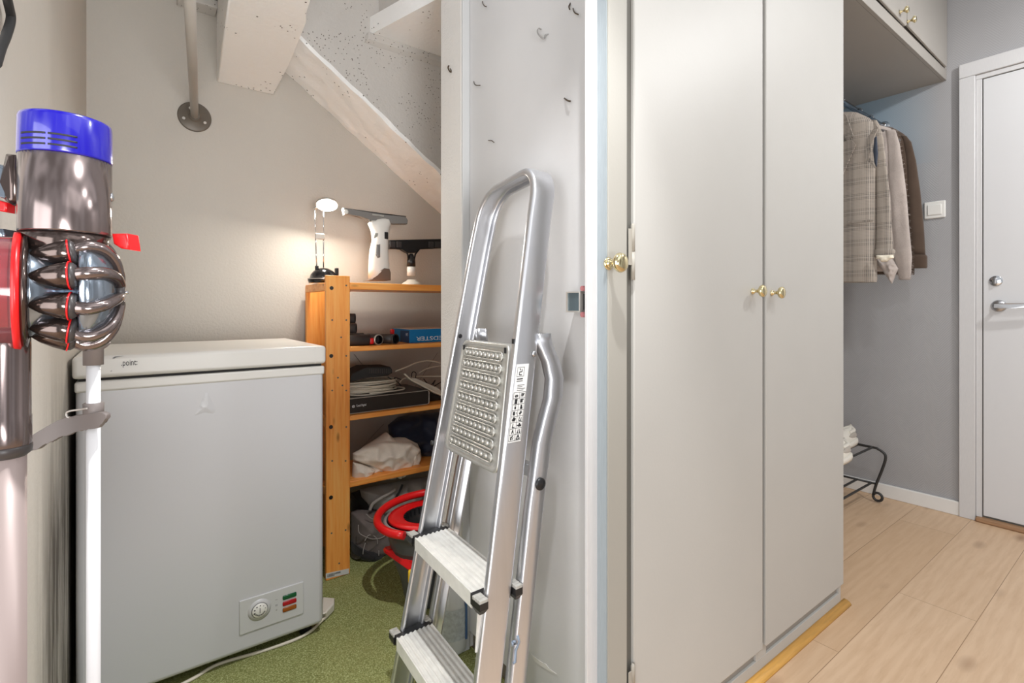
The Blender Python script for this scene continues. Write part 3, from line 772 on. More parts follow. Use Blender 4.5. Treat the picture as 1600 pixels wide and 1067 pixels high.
# ------------------------------------------------------------------ wall-to-hall rail with flange (upper left)
fc = P(304, 183, Y=YB)
wr = thing('wall_rail', 'grey painted round rail with a bronze flange on the back wall', 'rail', (fc.x, YB, fc.z))
mb(M['rail']).cyl((fc.x, YB-.004, fc.z), (fc.x-.12, .95, fc.z+.006), .0125, 24).build('pole', wr)
mb(M['flange']).lathe((fc.x, YB, fc.z), (0, -1, 0), [(0, .054), (.004, .054), (.006, .050), (.007, .022), (.012, .019), (.02, .0145)], 40).build('flange', wr)
for a in (-.55, PI+.45, PI*.62):
    c = Vector((fc.x+.038*math.cos(a), YB-.0065, fc.z+.038*math.sin(a)*.8))
    mb(M['silver']).cyl(c, c+Vector((0, -.002, 0)), .005, 12).build('screw', wr)
cb = [P(4, -30, X=XL+.008), P(14, 10, X=XL+.008), P(17, 30, X=XL+.008), P(10, 55, X=XL+.008), P(2, 74, X=XL+.008), P(-6, 100, X=XL+.008)]
tag(mb(M['black_matte']).tube(smooth_path(cb, 6), .0045, 10).build('hanging_cable'), 'black cable hanging down the left wall in the top corner', 'cable')

# ------------------------------------------------------------------ chest freezer
fx0, fx1, fy = -.107, .469, 1.58
fz = thing('chest_freezer', 'small white chest freezer with a grey-white lid and corner scuffs', 'freezer', (.18, 1.8, 0))
b = mb(M['freezer']).box((fx0, fy, .035), (fx1, fy+.47, .812), .014, 4)
b.build('cabinet', fz)
b = mb(M['freezer_lid']).box((fx0-.002, fy-.003, .795), (fx1+.002, fy+.472, .822), .006, 3)
b.build('top_rim', fz)
mb(M['black_matte']).box((fx0+.006, fy+.006, .822), (fx1-.006, fy+.466, .829)).build('lid_seal', fz)
b = mb(M['freezer_lid']).box((fx0-.006, fy-.012, .829), (fx1+.004, fy+.474, .883), .010, 4)
lid = b.build('lid', fz)
mb(M['freezer_lid']).box((fx1-.030, fy-.0125, .8305), (fx1-.0285, fy-.0115, .880)).build('lid_end_seam', lid)
for x in (fx0+.04, fx1-.04):
    mb(M['black']).cyl((x, fy+.05, 0), (x, fy+.05, .036), .018, 16).build('foot', fz)
    mb(M['black']).cyl((x, fy+.42, 0), (x, fy+.42, .036), .018, 16).build('foot', fz)
tp = P(189, 571.5, Y=fy-.0125)
lt = mb(M['ink']).text('.point:', .022, Matrix.Translation(tp) @ RX90, width=P(214, 571, Y=fy-.0125).x-tp.x)
lt.build('brand_lettering', lid)
# control panel
pa = P(374, 939, Y=fy-.001); pb = P(474, 960, Y=fy-.001)
z1 = P(374, 939, Y=fy).z; z0 = P(374, 992, Y=fy).z
cpn = mb(M['freezer_panel']).box((pa.x, fy-.004, z0), (pb.x, fy+.003, z1), .0015).build('control_panel', fz)
dc = P(405.5, 952.5, Y=fy-.004)
mb(M['freezer_panel']).lathe((dc.x, fy-.004, dc.z), (0, -1, 0), [(0, .030), (.0005, .030), (.002, .0225), (.0022, .0222), (.0022, .001)], 40).build('dial_recess', cpn)
k = mb(M['white_plastic']).lathe((dc.x, fy-.006, dc.z), (0, -1, 0), [(0, .0195), (.003, .0195), (.0045, .018), (.005, .001)], 40)
k.mat(M['grey_ink']).lathe((dc.x, fy-.0058, dc.z), (0, -1, 0), [(0, .0215), (.001, .0215), (.0011, .0200)], 40)
k.mat(M['grey_ink']).box((dc.x-.001, fy-.0118, dc.z-.006), (dc.x+.001, fy-.011, dc.z+.008))
for j, s_ in enumerate((.0022, .002, .0017, .0014, .001, .001)):
    a = PI*1.08-j*PI*.2; c = Vector((dc.x+.0145*math.cos(a), fy-.011, dc.z+.0145*math.sin(a)))
    k.mat(M['ink']).box(c+Vector((-s_, 0, -s_*.7)), c+Vector((s_, -.0006, s_*.7)))
for tx, ax in (('OFF', -2.35), ('SET', -1.57), ('MAX', -.8)):
    mx = Matrix.Translation(Vector((dc.x+.0145*math.cos(ax)-.004*0, fy-.0112, dc.z+.0145*math.sin(ax)))) @ RX90 @ Matrix.Rotation(ax+PI/2, 4, 'Z')
    k.mat(M['ink']).text(tx, .006, mx, .0003, 'CENTER')
k.build('dial', cpn)
for j, (pyc, m) in enumerate(((931.5, 'green_led'), (941, 'red_led'), (950.5, 'amber_led'))):
    A = P(441.5, pyc-4+4, Y=fy-.004); B = P(463, pyc, Y=fy-.004)
    zc = P(452, pyc-.5, Y=fy-.004).z
    mb(M[m]).box((A.x, fy-.0065, zc-.0062), (B.x, fy-.003, zc+.0062), .003, 3).build('indicator_lamp', cpn, label={'green_led': 'green', 'red_led': 'red', 'amber_led': 'amber'}[m]+' indicator lamp')
for j, (pyc, tx) in enumerate(((938.5, '~'), (947, '‼'), (956, '*'))):
    c = P(432, pyc, Y=fy-.0042); mb(M['grey_ink']).text(('~', 'III', '*')[j], .011 if j != 1 else .008, Matrix.Translation(c) @ RX90, .0003, 'CENTER').build('panel_symbol', cpn)
# scuffs on lid
for poly in (((175, 559.5), (180, 557), (194, 556), (181, 558.5), (178, 560.5)), ((172, 580), (175.5, 578.5), (174, 580.5))):
    mb(M['grey_ink']).prism([P(x, y, Y=fy-.0126) for x, y in poly], (0, .0012, 0)).build('scuff_mark', lid, label='dark scuff on the lid edge')
# small dent in the front
dt = mb(M['freezer']).pillow([P(x, y, Y=fy+.0004) for x, y in ((320, 611), (326, 612), (335, 630), (340, 640), (335, 648), (318, 646), (300, 652), (308, 638))], (0, -.0022, 0), .0004, 60, 2, back=.1, rings=10, power=1.2).build('dent', fz, label='small wrinkled dent in the freezer front')
# cables by the freezer
cb = [P(520, 1092, Z=.006), P(440, 1075, Z=.006), P(300, 1064, Z=.006), P(340, 1038, Z=.006), P(400, 1019, Z=.006), P(450, 1003, Z=.006), P(478, 990, Z=.008), P(494, 978, Z=.010), P(497, 966, Z=.012)]
cb = [P(190, 1110, Z=.006), P(250, 1085, Z=.006), P(300, 1061, Z=.006), P(340, 1038, Z=.006), P(400, 1020, Z=.006), P(440, 1007, Z=.006), P(468, 996, Z=.007), P(488, 984, Z=.009), P(500, 972, Z=.010), P(508, 964, Z=.014)]
tag(mb(M['cable_white']).tube(smooth_path(cb, 6), .0045, 10).build('floor_cable'), 'white mains cord lying on the green carpet along the freezer bottom', 'cord')
pg = thing('power_plug', 'white mains plug on the carpet by the freezer corner', 'plug', P(513, 952, Z=.0))
A = P(508, 968, Z=.0)
mb(M['off_white']).prism([P(x, y, Z=.004) for x, y in ((502, 968), (508, 970), (522, 955), (523, 946), (504, 944))], (0, 0, .026), .004).build('plug_body', pg)
mb(M['off_white']).box(P(507, 958, Z=.031)-Vector((.007, .007, 0)), P(507, 958, Z=.031)+Vector((.007, .007, .005)), .002).build('plug_ridge', pg)

# ------------------------------------------------------------------ pine shelf unit
SY = 1.88
sh = thing('pine_shelf_unit', 'narrow pine shelving unit with open boards behind the freezer', 'shelf', (.95, 2.02, 0))
sx0, sx1 = .566, 1.36
for (x, yy) in ((sx0, SY), (sx0+.004, 2.155), (sx1-.088, SY), (sx1-.088, 2.155)):
    top = 1.117 if x < 1 and yy == SY else 1.085
    mb(M['pine_v']).box((x, yy, .002), (x+.088, yy+.018, top), .002).build('upright', sh)
for z, y0, y1, t in ((1.067, SY+.012, 2.15, .026), (.833, SY+.004, 2.15, .018), (.574, SY+.004, 2.15, .018), (.323, SY+.004, 2.15, .022)):
    mb(M['pine_h']).box((sx0+(.088 if True else 0), SY+.001 if z < 1 else SY+.001, z), (sx1-.089, y1, z+t), .0025).build('shelf_board', sh)
for x in (sx0, sx1-.02):
    for z in (1.06, .82, .56, .31):
        mb(M['pine_h']).box((x, SY+.019, z), (x+.02, 2.154, z+.030), .002).build('side_rail', sh)
sk = [(518, 453-3), (517.5, 556), (517, 667), (517, 777)]
for x, y in sk:
    c = P(x, y, Y=SY); mb(M['black']).cyl(c+Vector((0, .001, 0)), c+Vector((0, -.002, 0)), .007, 16).build('bolt', sh)
pins = [(541, 446), (541, 500), (519, 500), (519, 610), (541, 610), (541, 667), (519, 720), (540, 720), (518, 833), (540, 828), (541, 556), (533, 527), (528, 590), (535, 602), (530, 880)]
q = mb(M['dark_gap'])
for x, y in pins:
    c = P(x, y, Y=SY); q.cyl(c+Vector((0, .001, 0)), c+Vector((0, -.0008, 0)), .0032, 10)
q.build('peg_hole', sh)
ls = mb(M['label_white']).prism([P(x, y, Y=SY-.0002) for x, y in ((509, 896), (545, 888), (545, 896), (509, 904))], (0, -.0008, 0))
st_ = ls.build('price_sticker', sh, label='white printed sticker at the foot of the post')
q = mb(M['ink'])
for i in range(22):
    x = 511.5+i*.95; y = 897.5-(x-511)*.235
    q.prism([P(a, b_, Y=SY-.0011) for a, b_ in ((x, y), (x+random.choice((.3, .6)), y-.1), (x+.5, y+4.6 if i < 12 else y+2.4), (x, y+4.7 if i < 12 else y+2.5))], (0, -.0003, 0))
q.build('sticker_print', st_)
for a, b_ in (((553, 553), (600, 612)), ((684, 551), (625, 640)), ((600, 662), (553, 712))):
    A = P(a[0], a[1], Y=2.14); B = P(b_[0], b_[1], Y=2.14)
    mb(M['wire']).cyl(A, B, .0012, 6).build('brace_wire', sh)

# ------------------------------------------------------------------ desk lamp with LED head
lY = 2.02
lb = P(503, 437, Y=lY); lb.z = 1.0935
lo = thing('desk_lamp', 'small black desk lamp with telescopic arms and lit round head', 'lamp', lb)
base = Vector((lb.x+.006, lY, 1.0935))
mb(M['black_gloss']).lathe(base, (0, 0, 1), [(0, .054), (.012, .058), (.018, .057), (.020, .052), (.034, .047), (.048, .036), (.058, .018), (.061, .001)], 36).build('base', lo)
mb(M['silver']).lathe(base+Vector((0, 0, .0145)), (0, 0, 1), [(0, .0584), (.003, .0584)], 36, cap=False).build('base_ring', lo)
rv = lambda px, py, dy=0: P(px, py, Y=lY+dy)
b1, b2 = rv(495, 420), rv(506, 418)
mb(M['black']).box(b1+Vector((-.006, -.006, -.012)), b1+Vector((.006, .006, .012)), .002).box(rv(526, 425)+Vector((-.006, -.01, -.02)), rv(526, 425)+Vector((.006, .01, .016)), .003).build('arm_joint', lo)
for p, q_, w_ in (((495, 420), (493, 372), .0024), ((493, 372), (491.5, 326), .0017), ((505.5, 418), (505.5, 374), .0024), ((505.5, 374), (505.5, 325), .0017)):
    mb(M['chrome']).cyl(rv(*p), rv(*q_), w_, 10).build('arm', lo)
mb(M['silver']).box(rv(494, 373)+Vector((-.003, -.004, -.001)), rv(506, 366)+Vector((.003, .004, .001)), .002).build('arm_clip', lo)
hd = rv(511, 321); tilt = Vector((-.10, -.42, -1)).normalized()
mb(M['silver']).lathe(hd-tilt*.001, -tilt, [(0, .041), (.010, .040), (.016, .030), (.018, .001)], 36).build('lamp_head', lo)
mb(M['silver']).tube([rv(491, 327), rv(496, 322), hd+Vector((-.02, 0, .006))], .005, 10).build('head_joint', lo)
mb(M['led']).lathe(hd, tilt, [(0, .037), (.002, .037), (.003, .034), (.0032, .001)], 36).build('led_disc', lo, label='glowing white LED disc')
ll = bpy.data.lights.new('led_light', 'AREA'); ll.shape = 'DISK'; ll.size = .07; ll.energy = 3.4; ll.color = (1, .92, .81)
lo_l = bpy.data.objects.new('led_light', ll); COL.objects.link(lo_l); lo_l.location = hd+tilt*.006
lo_l.rotation_euler = tilt.to_track_quat('-Z', 'Y').to_euler()

# ------------------------------------------------------------------ window vacuum (white) and black squeegee bottle
vY = 1.965
wv = thing('window_vacuum', 'white handheld window vacuum with a wide grey squeegee blade standing upright', 'window cleaner', P(592, 438, Y=vY))
vp = lambda x, y, dy=0: P(x, y, Y=vY+dy)
def yl(rows, Y, th, m, n=28, power=1.0, shift=None):
    q = mb(m); rr = []
    for (y, l, r, *t) in rows:
        A = P(l, y, Y=Y); B = P(r, y, Y=Y); c = (A+B)/2; hw = (B-A).length/2; tt = (t[0] if t else th)/2; dd = t[1] if len(t) > 1 else 0
        ring = []
        for j in range(n):
            a = 2*PI*j/n; ca, sa = math.cos(a), math.sin(a)
            ring.append(Vector((c.x+hw*ca, Y+dd+tt*(abs(sa)**power)*(1 if sa > 0 else -1), A.z+(B.z-A.z)*(ca+1)/2)))
        rr.append(ring)
    return q.loft(rr)
body = yl([(341, 588, 606, .03), (344, 580, 611, .05), (349, 575, 612, .055), (354, 577, 609, .055), (362, 580, 607, .055), (375, 581.5, 606, .055), (390, 578, 606, .055), (405, 576.5, 607, .058), (420, 576, 608, .062), (437.5, 576, 609, .066)], vY, .05, M['white_plastic'])
body.build('housing', wv)
mb(M['brown_base_p']).prism([vp(x, y, -.036) for x, y in ((577, 438), (611, 438), (611, 426), (609, 420), (601, 419), (596, 422), (591, 431), (583, 435))], (0, .07, 0), .003).build('water_tank_base', wv, label='brown base section')
mb(M['squeegee_grey']).pillow([vp(x, y, -.030) for x, y in ((588, 382), (594, 381), (594, 402), (590, 403), (587, 398))], (0, -.004, 0)).build('handle_opening', wv, label='grey grip recess')
mb(M['cap_grey']).pillow([vp(x, y, -.030) for x, y in ((586, 364), (591, 364), (590, 369), (584, 373), (584, 369))], (0, -.004, 0)).build('power_button', wv)
mb(M['black']).box(vp(601, 373, -.028)+Vector((0, 0, 0)), vp(605.5, 363, -.020), .001).build('tank_latch', wv)
mb(M['squeegee_grey']).prism([vp(x, y, -.02) for x, y in ((537, 325), (600, 335), (634, 338), (638, 344), (637, 350), (612, 350), (606, 345), (578, 342), (574, 343), (562, 336), (539, 335))], (0, .03, 0), .004).build('blade_head', wv)
mb(M['black']).prism([vp(x, y, -.012) for x, y in ((536.5, 324.5), (600, 333.5), (635, 337.5), (634, 339.5), (600, 336), (537, 327))], (0, .012, 0), .001).build('rubber_lip', wv)
mb(M['white_plastic']).lathe(vp(540.5, 331, -.021), (0, -1, 0), [(0, .009), (.003, .009), (.004, .006)], 16).build('blade_end_cap', wv)
mb(M['cap_grey']).prism([vp(x, y, -.024) for x, y in ((582, 334), (600, 336.5), (600, 338.5), (582, 336))], (0, .006, 0)).build('release_tab', wv)
sq = thing('spray_squeegee', 'squeegee with a wide black head on a white spray bottle, behind the shelf front', 'squeegee', P(643, 440, Y=2.04))
sY = 2.04; sp_ = lambda x, y, dy=0: P(x, y, Y=sY+dy)
q = mb(M['black']).prism([sp_(x, y, -.012) for x, y in ((609, 375), (700, 373), (712, 374), (712, 387), (654, 388), (649, 395), (636, 395), (628, 388), (609, 389))], (0, .024, 0), .003)
q.build('squeegee_head', sq)
for x in (612, 622, 672, 682):
    mb(M['dark_plastic']).box(sp_(x-2, 386, -.015), sp_(x+5, 378, -.011), .001).build('head_insert', sq)
q = mb(M['black']).tube([sp_(630, 388), sp_(637, 397), sp_(638, 406)], .004, 8).tube([sp_(656, 388), sp_(649, 397), sp_(647, 406)], .004, 8)
q.lathe(sp_(642.5, 416), (0, 0, 1), [(0, .019), (.03, .018), (.034, .012), (.048, .011), (.055, .007)], 20).build('swivel_neck', sq)
mb(M['white_plastic']).lathe(sp_(642.5, 431), (0, 0, 1), [(0, .019), (.038, .0185), (.040, .015)], 24).build('spray_collar', sq)
mb(M['off_white']).lathe((sp_(643.5, 440).x, sY, 1.0935), (0, 0, 1), [(0, .046), (.006, .046), (.014, .038), (.022, .024), (.028, .019)], 28).build('bottle_shoulder', sq)

# ------------------------------------------------------------------ second shelf (black tubes, blue box)
z2 = .8515
grp = 'black tube attachments on the second shelf'
def tube_att(p, d, L, r, label, mouth=None, m=None):
    p = Vector(p); d = Vector(d).normalized()
    o = thing('vacuum_attachment', label, 'attachment', (p.x, p.y, z2), grp)
    mb(m or M['dark_plastic']).lathe(p, d, [(0, r*.86), (0, r), (L*.7, r), (L*.72, r*.93), (L, r*.93), (L, .001)], 24, cap=False).build('tube', o)
    if mouth: mb(mouth).lathe(p+d*-.002, d, [(0, r*.92), (0, r*1.06), (.008, r*1.06), (.010, r)], 24, cap=False).build('collar_ring', o)
    mb(M['black_matte']).lathe(p+d*.02, d, [(0, .0005), (0, r*.9)], 24, cap=False).build('bore', o)
xs = lambda px, y=1.93: P(px, 540, Y=y).x
tube_att((xs(575), 1.925, z2+.0215), (-1, .08, 0), .15, .021, 'thick dark tube lying along the shelf front beside the post')
tube_att((xs(568, 1.97), 1.975, z2+.024), (-1, .06, 0), .13, .0225, 'dark tube lying behind the thick front tube')
tube_att((xs(556, 1.95), 1.945, z2+.066), (-.9, .5, 0), .09, .0195, 'short round tube stacked on the front tube')
tube_att((xs(557, 1.97), 1.985, z2+.068+.036), (-.9, .5, 0), .09, .0195, 'uppermost short round tube of the stack by the post')
tube_att((xs(592, 1.91), 1.912, z2+.0205), (-.25, 1, 0.0), .14, .0195, 'tube with a chrome ring and a red button, mouth to the hall', M['silver'])
tube_att((xs(617, 1.92), 1.915, z2+.0205), (-.45, 1, 0.0), .15, .0195, 'tube with an open black mouth just left of the blue box', M['dark_plastic'])
for px, y, z in ((580.5, 1.915, .016), (613, 1.985, .045)):
    c = Vector((xs(px, y), y, z2+z))
    q = mb(M['red']).box(c+Vector((-.008, -.006, -.012)), c+Vector((.008, .008, .012)), .004, 3)
    tag(q.build('red_button'), 'red plastic catch ' + ('in front between the dark tubes' if px < 600 else 'on top of the tube beside the blue box'), 'catch', 'red catches of the attachments')
bx = thing('blue_box', 'flat bright blue cardboard box with upside-down white lettering', 'box', (1.05, 2.0, z2))
bX0 = P(640, 530, Y=1.93).x
q = mb(M['box_blue']).box((bX0, 1.93, z2), (bX0+.33, 2.10, z2+.056), .001)
q.build('carton', bx)
mb(M['card_top']).box((bX0+.002, 1.932, z2+.056), (bX0+.328, 2.098, z2+.0575)).build('carton_top', bx, label='pale top of the box')
mb(M['box_dark']).box((bX0-.0006, 1.934, z2+.001), (bX0, 2.02, z2+.050)).build('end_panel', bx)
ta = P(651.5, 530, Y=1.929); wtxt = P(697, 530, Y=1.929).x-ta.x
q = mb(M['print_white']).text('REDSTER', .024, Matrix.Translation((ta.x+wtxt*1.03, 1.9295, ta.z+.010)) @ Matrix.Rotation(PI, 4, 'Y') @ RX90, .0003, width=wtxt*1.03)
q.build('box_lettering', bx)
mb(M['print_white']).text('LA', .018, Matrix.Translation((bX0-.0008, 1.945, z2+.040)) @ Matrix.Rotation(-PI/2, 4, 'Z') @ RX90 @ Matrix.Rotation(PI, 4, 'Z'), .0002).build('end_lettering', bx)

# ------------------------------------------------------------------ third shelf (set-top box, coil, router, cables)
z3 = .5925
sb = thing('set_top_box', 'flat black set-top box with a silver edge on the third shelf', 'set-top box', (.85, 2.0, z3))
xr = P(671, 620, Y=1.90).x; xl_ = xr-.36
mb(M['stb']).box((xl_, 1.905, z3+.002), (xr, 2.12, z3+.060), .004).build('casing', sb)
def rrect(x0, x1, z0, z1, r, y):
    out = []
    for (cx, cz, a) in ((x1-r, z1-r, 0), (x0+r, z1-r, PI/2), (x0+r, z0+r, PI), (x1-r, z0+r, 1.5*PI)):
        out += [Vector((cx+r*math.cos(a+i*PI/8), y, cz+r*math.sin(a+i*PI/8))) for i in range(5)]
    return out
mb(M['silver']).tube(rrect(xl_+.001, xr-.001, z3+.003, z3+.060, .009, 1.902), .0016, 8, closed=True).build('silver_edge', sb)
tc = P(556, 636.5, Y=1.9035)
mb(M['print_white']).text('Canal Digital', .012, Matrix.Translation(P(556.5, 635.5, Y=1.9042)) @ RX90, .0003, width=P(572, 633, Y=1.904).x-P(556.5, 635, Y=1.904).x).build('brand_lettering', sb)
lc_ = P(552.5, 635, Y=1.904)
mb(M['print_white']).tube(rrect(lc_.x-.005, lc_.x+.004, lc_.z-.004, lc_.z+.004, .0035, 1.9040), .0010, 6, closed=True).box((lc_.x-.002, 1.9045, lc_.z-.0015), (lc_.x+.001, 1.9035, lc_.z+.0015)).build('brand_mark', sb)
co = mb(M['cable_white'])
cc = Vector((P(590, 600, Y=1.985).x-.04, 1.985, z3+.064))
random.seed(3)
for i in range(11):
    r1 = .108+random.uniform(-.010, .012); r2 = .062+random.uniform(-.01, .008); zz = .0+.0045*i; ph = random.uniform(0, 6)
    dx, dy = random.uniform(-.006, .006), random.uniform(-.005, .005)
    co.tube([cc+Vector((dx+r1*math.cos(t), dy+r2*math.sin(t), zz+.0025*math.sin(2*t+ph)+.002)) for t in [2*PI*k/36 for k in range(36)]], .0030, 7, closed=True)
co.tube(smooth_path([cc+Vector((-.02, -.066, .006)), cc+Vector((.06, -.060, .004)), cc+Vector((.13, -.045, .004)), cc+Vector((.150, -.01, .005)), cc+Vector((.13, .02, .006)), cc+Vector((.10, .03, .008))], 6), .003, 8)
tag(co.build('cable_coil'), 'coiled white cable resting on the black set-top box', 'cable coil')
rt = thing('router', 'small black router with a ribbed top tilted over the white cable coil', 'router', cc+Vector((-.02, 0, .05)))
ra = [(548, 588), (551, 584), (572, 574), (610, 573), (613, 577), (613, 583), (606, 587), (575, 590), (548, 597)]
mb(M['black_matte']).prism([P(x, y, Y=1.93) for x, y in ra], (0, .11, 0), .003).build('casing', rt)
for i in range(12):
    x = 577+i*2.9; mb(M['dark_plastic']).box(P(x, 583.5, Y=1.9285), P(x+1.2, 576, Y=1.9305)).build('rib', rt)
# loose leads and white adapter
def lead(pts, r, m, label, Y, name='loose_cable'):
    q = mb(m).tube(smooth_path([P(x, y, Y=Y+dy) for x, y, dy in pts], 6), r, 8)
    return tag(q.build(name), label, 'cable', 'loose leads on the third shelf')
lead([(618, 580, 0), (634, 574, .01), (650, 567, .02), (668, 563.5, .03), (684, 566, .04), (700, 572, .04)], .0032, M['cable_white'], 'white lead arching up from the router to the right', 1.98)
lead([(624, 599, 0), (630, 592, .01), (645, 589, .02), (665, 588, .03), (690, 588, .03), (705, 589, .03)], .0028, M['cable_white'], 'white lead running flat behind the white adapter', 2.0)
lead([(632, 584, 0), (642, 593, 0), (655, 600, 0), (672, 609, 0), (692, 618, 0)], .0036, M['cable_white'], 'thick white lead lying diagonally in front of the adapter', 1.915)
lead([(646, 597, .0), (643, 588, .01), (645, 581, .02), (650, 583, .02), (650, 592, .01), (660, 596, .01), (666, 600, .0)], .0018, M['black'], 'thin black lead in a loop above the adapter', 1.99)
lead([(606, 589, 0), (614, 594, 0), (622, 597, .01), (626, 602, .0), (616, 590, 0), (627, 593, .01)], .0018, M['black'], 'thin black tangled lead hanging from the router', 1.96)
lead([(662, 592, .0), (668, 599, .01), (674, 601, .01), (680, 594, .01), (676, 604, .0), (684, 600, .0), (690, 596, .0)], .0022, M['black'], 'black knotted lead against the pillar', 2.02)
lead([(655, 583, .0), (664, 577, .0), (678, 573, .0), (700, 570, .0)], .0028, M['cable_white'], 'white lead behind the black loop, rising to the right', 2.06)
ad = mb(M['off_white']).prism([P(x, y, Y=1.945) for x, y in ((640, 592), (650, 591), (684, 606), (697, 616), (690, 619), (676, 613), (655, 601))], (0, .05, 0), .003)
tag(ad.build('cable_trunking'), 'white slim plastic adapter lying slanted behind the set-top box', 'adapter')
db = mb(M['black']).box((P(650, 610, Y=1.97).x+.03, 1.96, z3), (P(690, 610, Y=1.97).x+.02, 2.08, z3+.026), .003)
tag(db.build('black_adapter_box'), 'small black adapter box to the right of the set-top box', 'adapter')

# ------------------------------------------------------------------ fourth shelf (towels, navy cloth)
z4 = .3455
tw = thing('beige_towel', 'crumpled beige towel heaped on the fourth shelf', 'towel', P(600, 750, Y=1.93))
ty = 1.955
mb(M['towel']).pillow([P(x, y, Y=ty+.05) for x, y in ((552, 714), (566, 700), (590, 685), (604, 675), (614, 684), (632, 682), (650, 690), (655, 700), (657, 712), (652, 722), (648, 738), (620, 742), (580, 744), (552, 742))], (0, -.070, 0), .022, 13, 5, n=140, rings=22, back=.9).build('upper_fold', tw)
mb(M['towel']).pillow([P(x, y, Y=ty-.01) for x, y in ((551, 708), (566, 700), (600, 690), (640, 690), (655, 700), (645, 722), (625, 748), (604, 738), (580, 728), (562, 722), (551, 718))], (0, -.040, 0), .014, 17, 9, n=140, rings=22, back=.5, power=.35).build('front_fold', tw)
mb(M['towel']).pillow([P(x, y, Y=ty-.02) for x, y in ((551, 722), (566, 725), (586, 733), (576, 746), (562, 752), (554, 752), (550, 745))], (0, -.035, 0), .006, 26, 12, n=80, rings=14).build('left_corner', tw)
mb(M['towel']).pillow([P(x, y, Y=ty-.01) for x, y in ((582, 738), (592, 732), (618, 744), (619, 747), (600, 748), (588, 748))], (0, -.035, 0), .005, 30, 15, n=60).build('lower_corner', tw)
mb(M['towel']).pillow([P(x, y, Y=ty-.0) for x, y in ((640, 690), (652, 697), (656, 712), (652, 722), (662, 728), (650, 732), (632, 742), (626, 747), (636, 722))], (0, -.038, 0), .006, 26, 18, n=70).build('right_corner', tw)
nv = mb(M['navy']).pillow([P(x, y, Y=2.04) for x, y in ((606, 664), (622, 651), (640, 648), (690, 643), (730, 650), (735, 700), (700, 722), (672, 722), (655, 716), (640, 700), (618, 690), (608, 680))], (0, -.06, 0), .022, 12, 21, n=110, rings=20, back=.9)
tag(nv.build('navy_jacket'), 'dark navy crumpled jacket behind the beige towel', 'jacket')
# ------------------------------------------------------------------ floor level (bags, mop bucket, bottle)
gb = thing('grey_tote_bag', 'light grey fabric bag with a pale strap lying under the lowest shelf', 'bag', P(620, 800, Y=2.0))
mb(M['grey_bag']).pillow([P(x, y, Y=2.02) for x, y in ((562, 765), (600, 757), (640, 750), (690, 742), (700, 790), (660, 800), (625, 800), (598, 806), (575, 792), (566, 780))], (0, -.065, 0), .016, 14, 31, n=110, rings=20, back=.8).build('bag_body', gb)
mb(M['strap']).tube(smooth_path([P(x, y, Y=1.945) for x, y in ((578, 797), (582, 788), (592, 780), (606, 772), (618, 764))], 6), .0065, 8).build('strap', gb)
mb(M['black_bag']).tube(smooth_path([P(x, y, Y=1.940) for x, y in ((629, 757), (625, 766), (620, 775), (617, 780))], 5), .005, 8).build('dark_strap', gb)
kb_ = thing('dark_backpack', 'dark brown-grey backpack with pale piping on the carpet under the shelf', 'bag', P(590, 870, Y=1.98))
by = 1.99
mb(M['dark_bag']).pillow([P(x, y, Y=by) for x, y in ((549, 800), (560, 796), (590, 798), (606, 808), (612, 822), (611, 838), (618, 850), (612, 862), (590, 866), (560, 868), (549, 872))], (0, -.08, 0), .014, 12, 41, n=110, rings=20, back=.7).build('bag_body', kb_)
mb(M['black_bag']).pillow([P(x, y, Y=by-.01) for x, y in ((549, 846), (570, 850), (600, 852), (604, 860), (598, 868), (580, 874), (560, 870), (549, 862))], (0, -.07, 0), .010, 16, 44, n=90, rings=16, back=.8).build('front_pocket', kb_)
q = mb(M['strap'])
for pl in (((560, 820), (561, 832), (570, 838), (582, 842), (594, 841)), ((570, 845), (575, 837), (582, 836), (589, 842), (590, 850)), ((592, 842), (602, 836), (605, 824), (600, 815)), ((572, 803), (580, 810), (590, 813)), ((571, 848), (568, 858), (567, 866)), ((592, 860), (592, 868))):
    q.tube(smooth_path([P(x, y, Y=by-.083) for x, y in pl], 5), .0016, 7)
q.build('piping', kb_)
bb_ = mb(M['black_bag']).pillow([P(x, y, Y=2.06) for x, y in ((549, 770), (562, 765), (575, 790), (600, 800), (600, 812), (549, 815))], (0, -.06, 0), .012, 14, 51, n=70, back=.7)
tag(bb_.build('black_bag'), 'black cloth bag behind the grey tote, next to the pine post', 'bag')
mk = thing('mop_bucket', 'dark grey spin mop bucket with a red rim beside the ladder', 'bucket', (1.0, 1.70, 0))
bc0 = P(668, 795, Y=1.72); bcx, bcy = .812, 1.557
bz = P(650, 790, Y=bcy).z
def ov(h, r, k=1.15, n=40, c=(0, 0)): return [Vector((bcx+c[0]+k*r*math.cos(2*PI*j/n), bcy+c[1]+r*math.sin(2*PI*j/n), h)) for j in range(n)]
bz = .285
mb(M['bucket']).loft([ov(.005, .062), ov(.02, .070), ov(.10, .085), ov(.16, .105), ov(bz-.05, .118), ov(bz-.03, .122), ov(bz-.03, .128), ov(bz, .130), ov(bz, .122), ov(bz-.04, .116), ov(bz-.09, .112)]).build('bucket_body', mk)
mb(M['bucket_grey']).loft([ov(bz-.002, .124), ov(bz-.002, .132), ov(bz+.004, .132), ov(bz+.004, .124)], cap=False).build('grey_rim', mk)
mb(M['red']).loft([ov(bz+.0045, .074), ov(bz+.0045, .120), ov(bz+.012, .118), ov(bz+.014, .100), ov(bz+.008, .074)], cap=False).build('red_insert', mk)
wr_ = mb(M['black']).loft([ov(bz+.009, .075), ov(bz-.035, .062), ov(bz-.036, .001)], cap=False)
for j in range(28):
    a = 2*PI*j/28; c = Vector((bcx+1.15*.070*math.cos(a), bcy+.070*math.sin(a), bz-.012))
    wr_.box(c+Vector((-.0025, -.0025, -.02)), c+Vector((.0025, .0025, .018)))
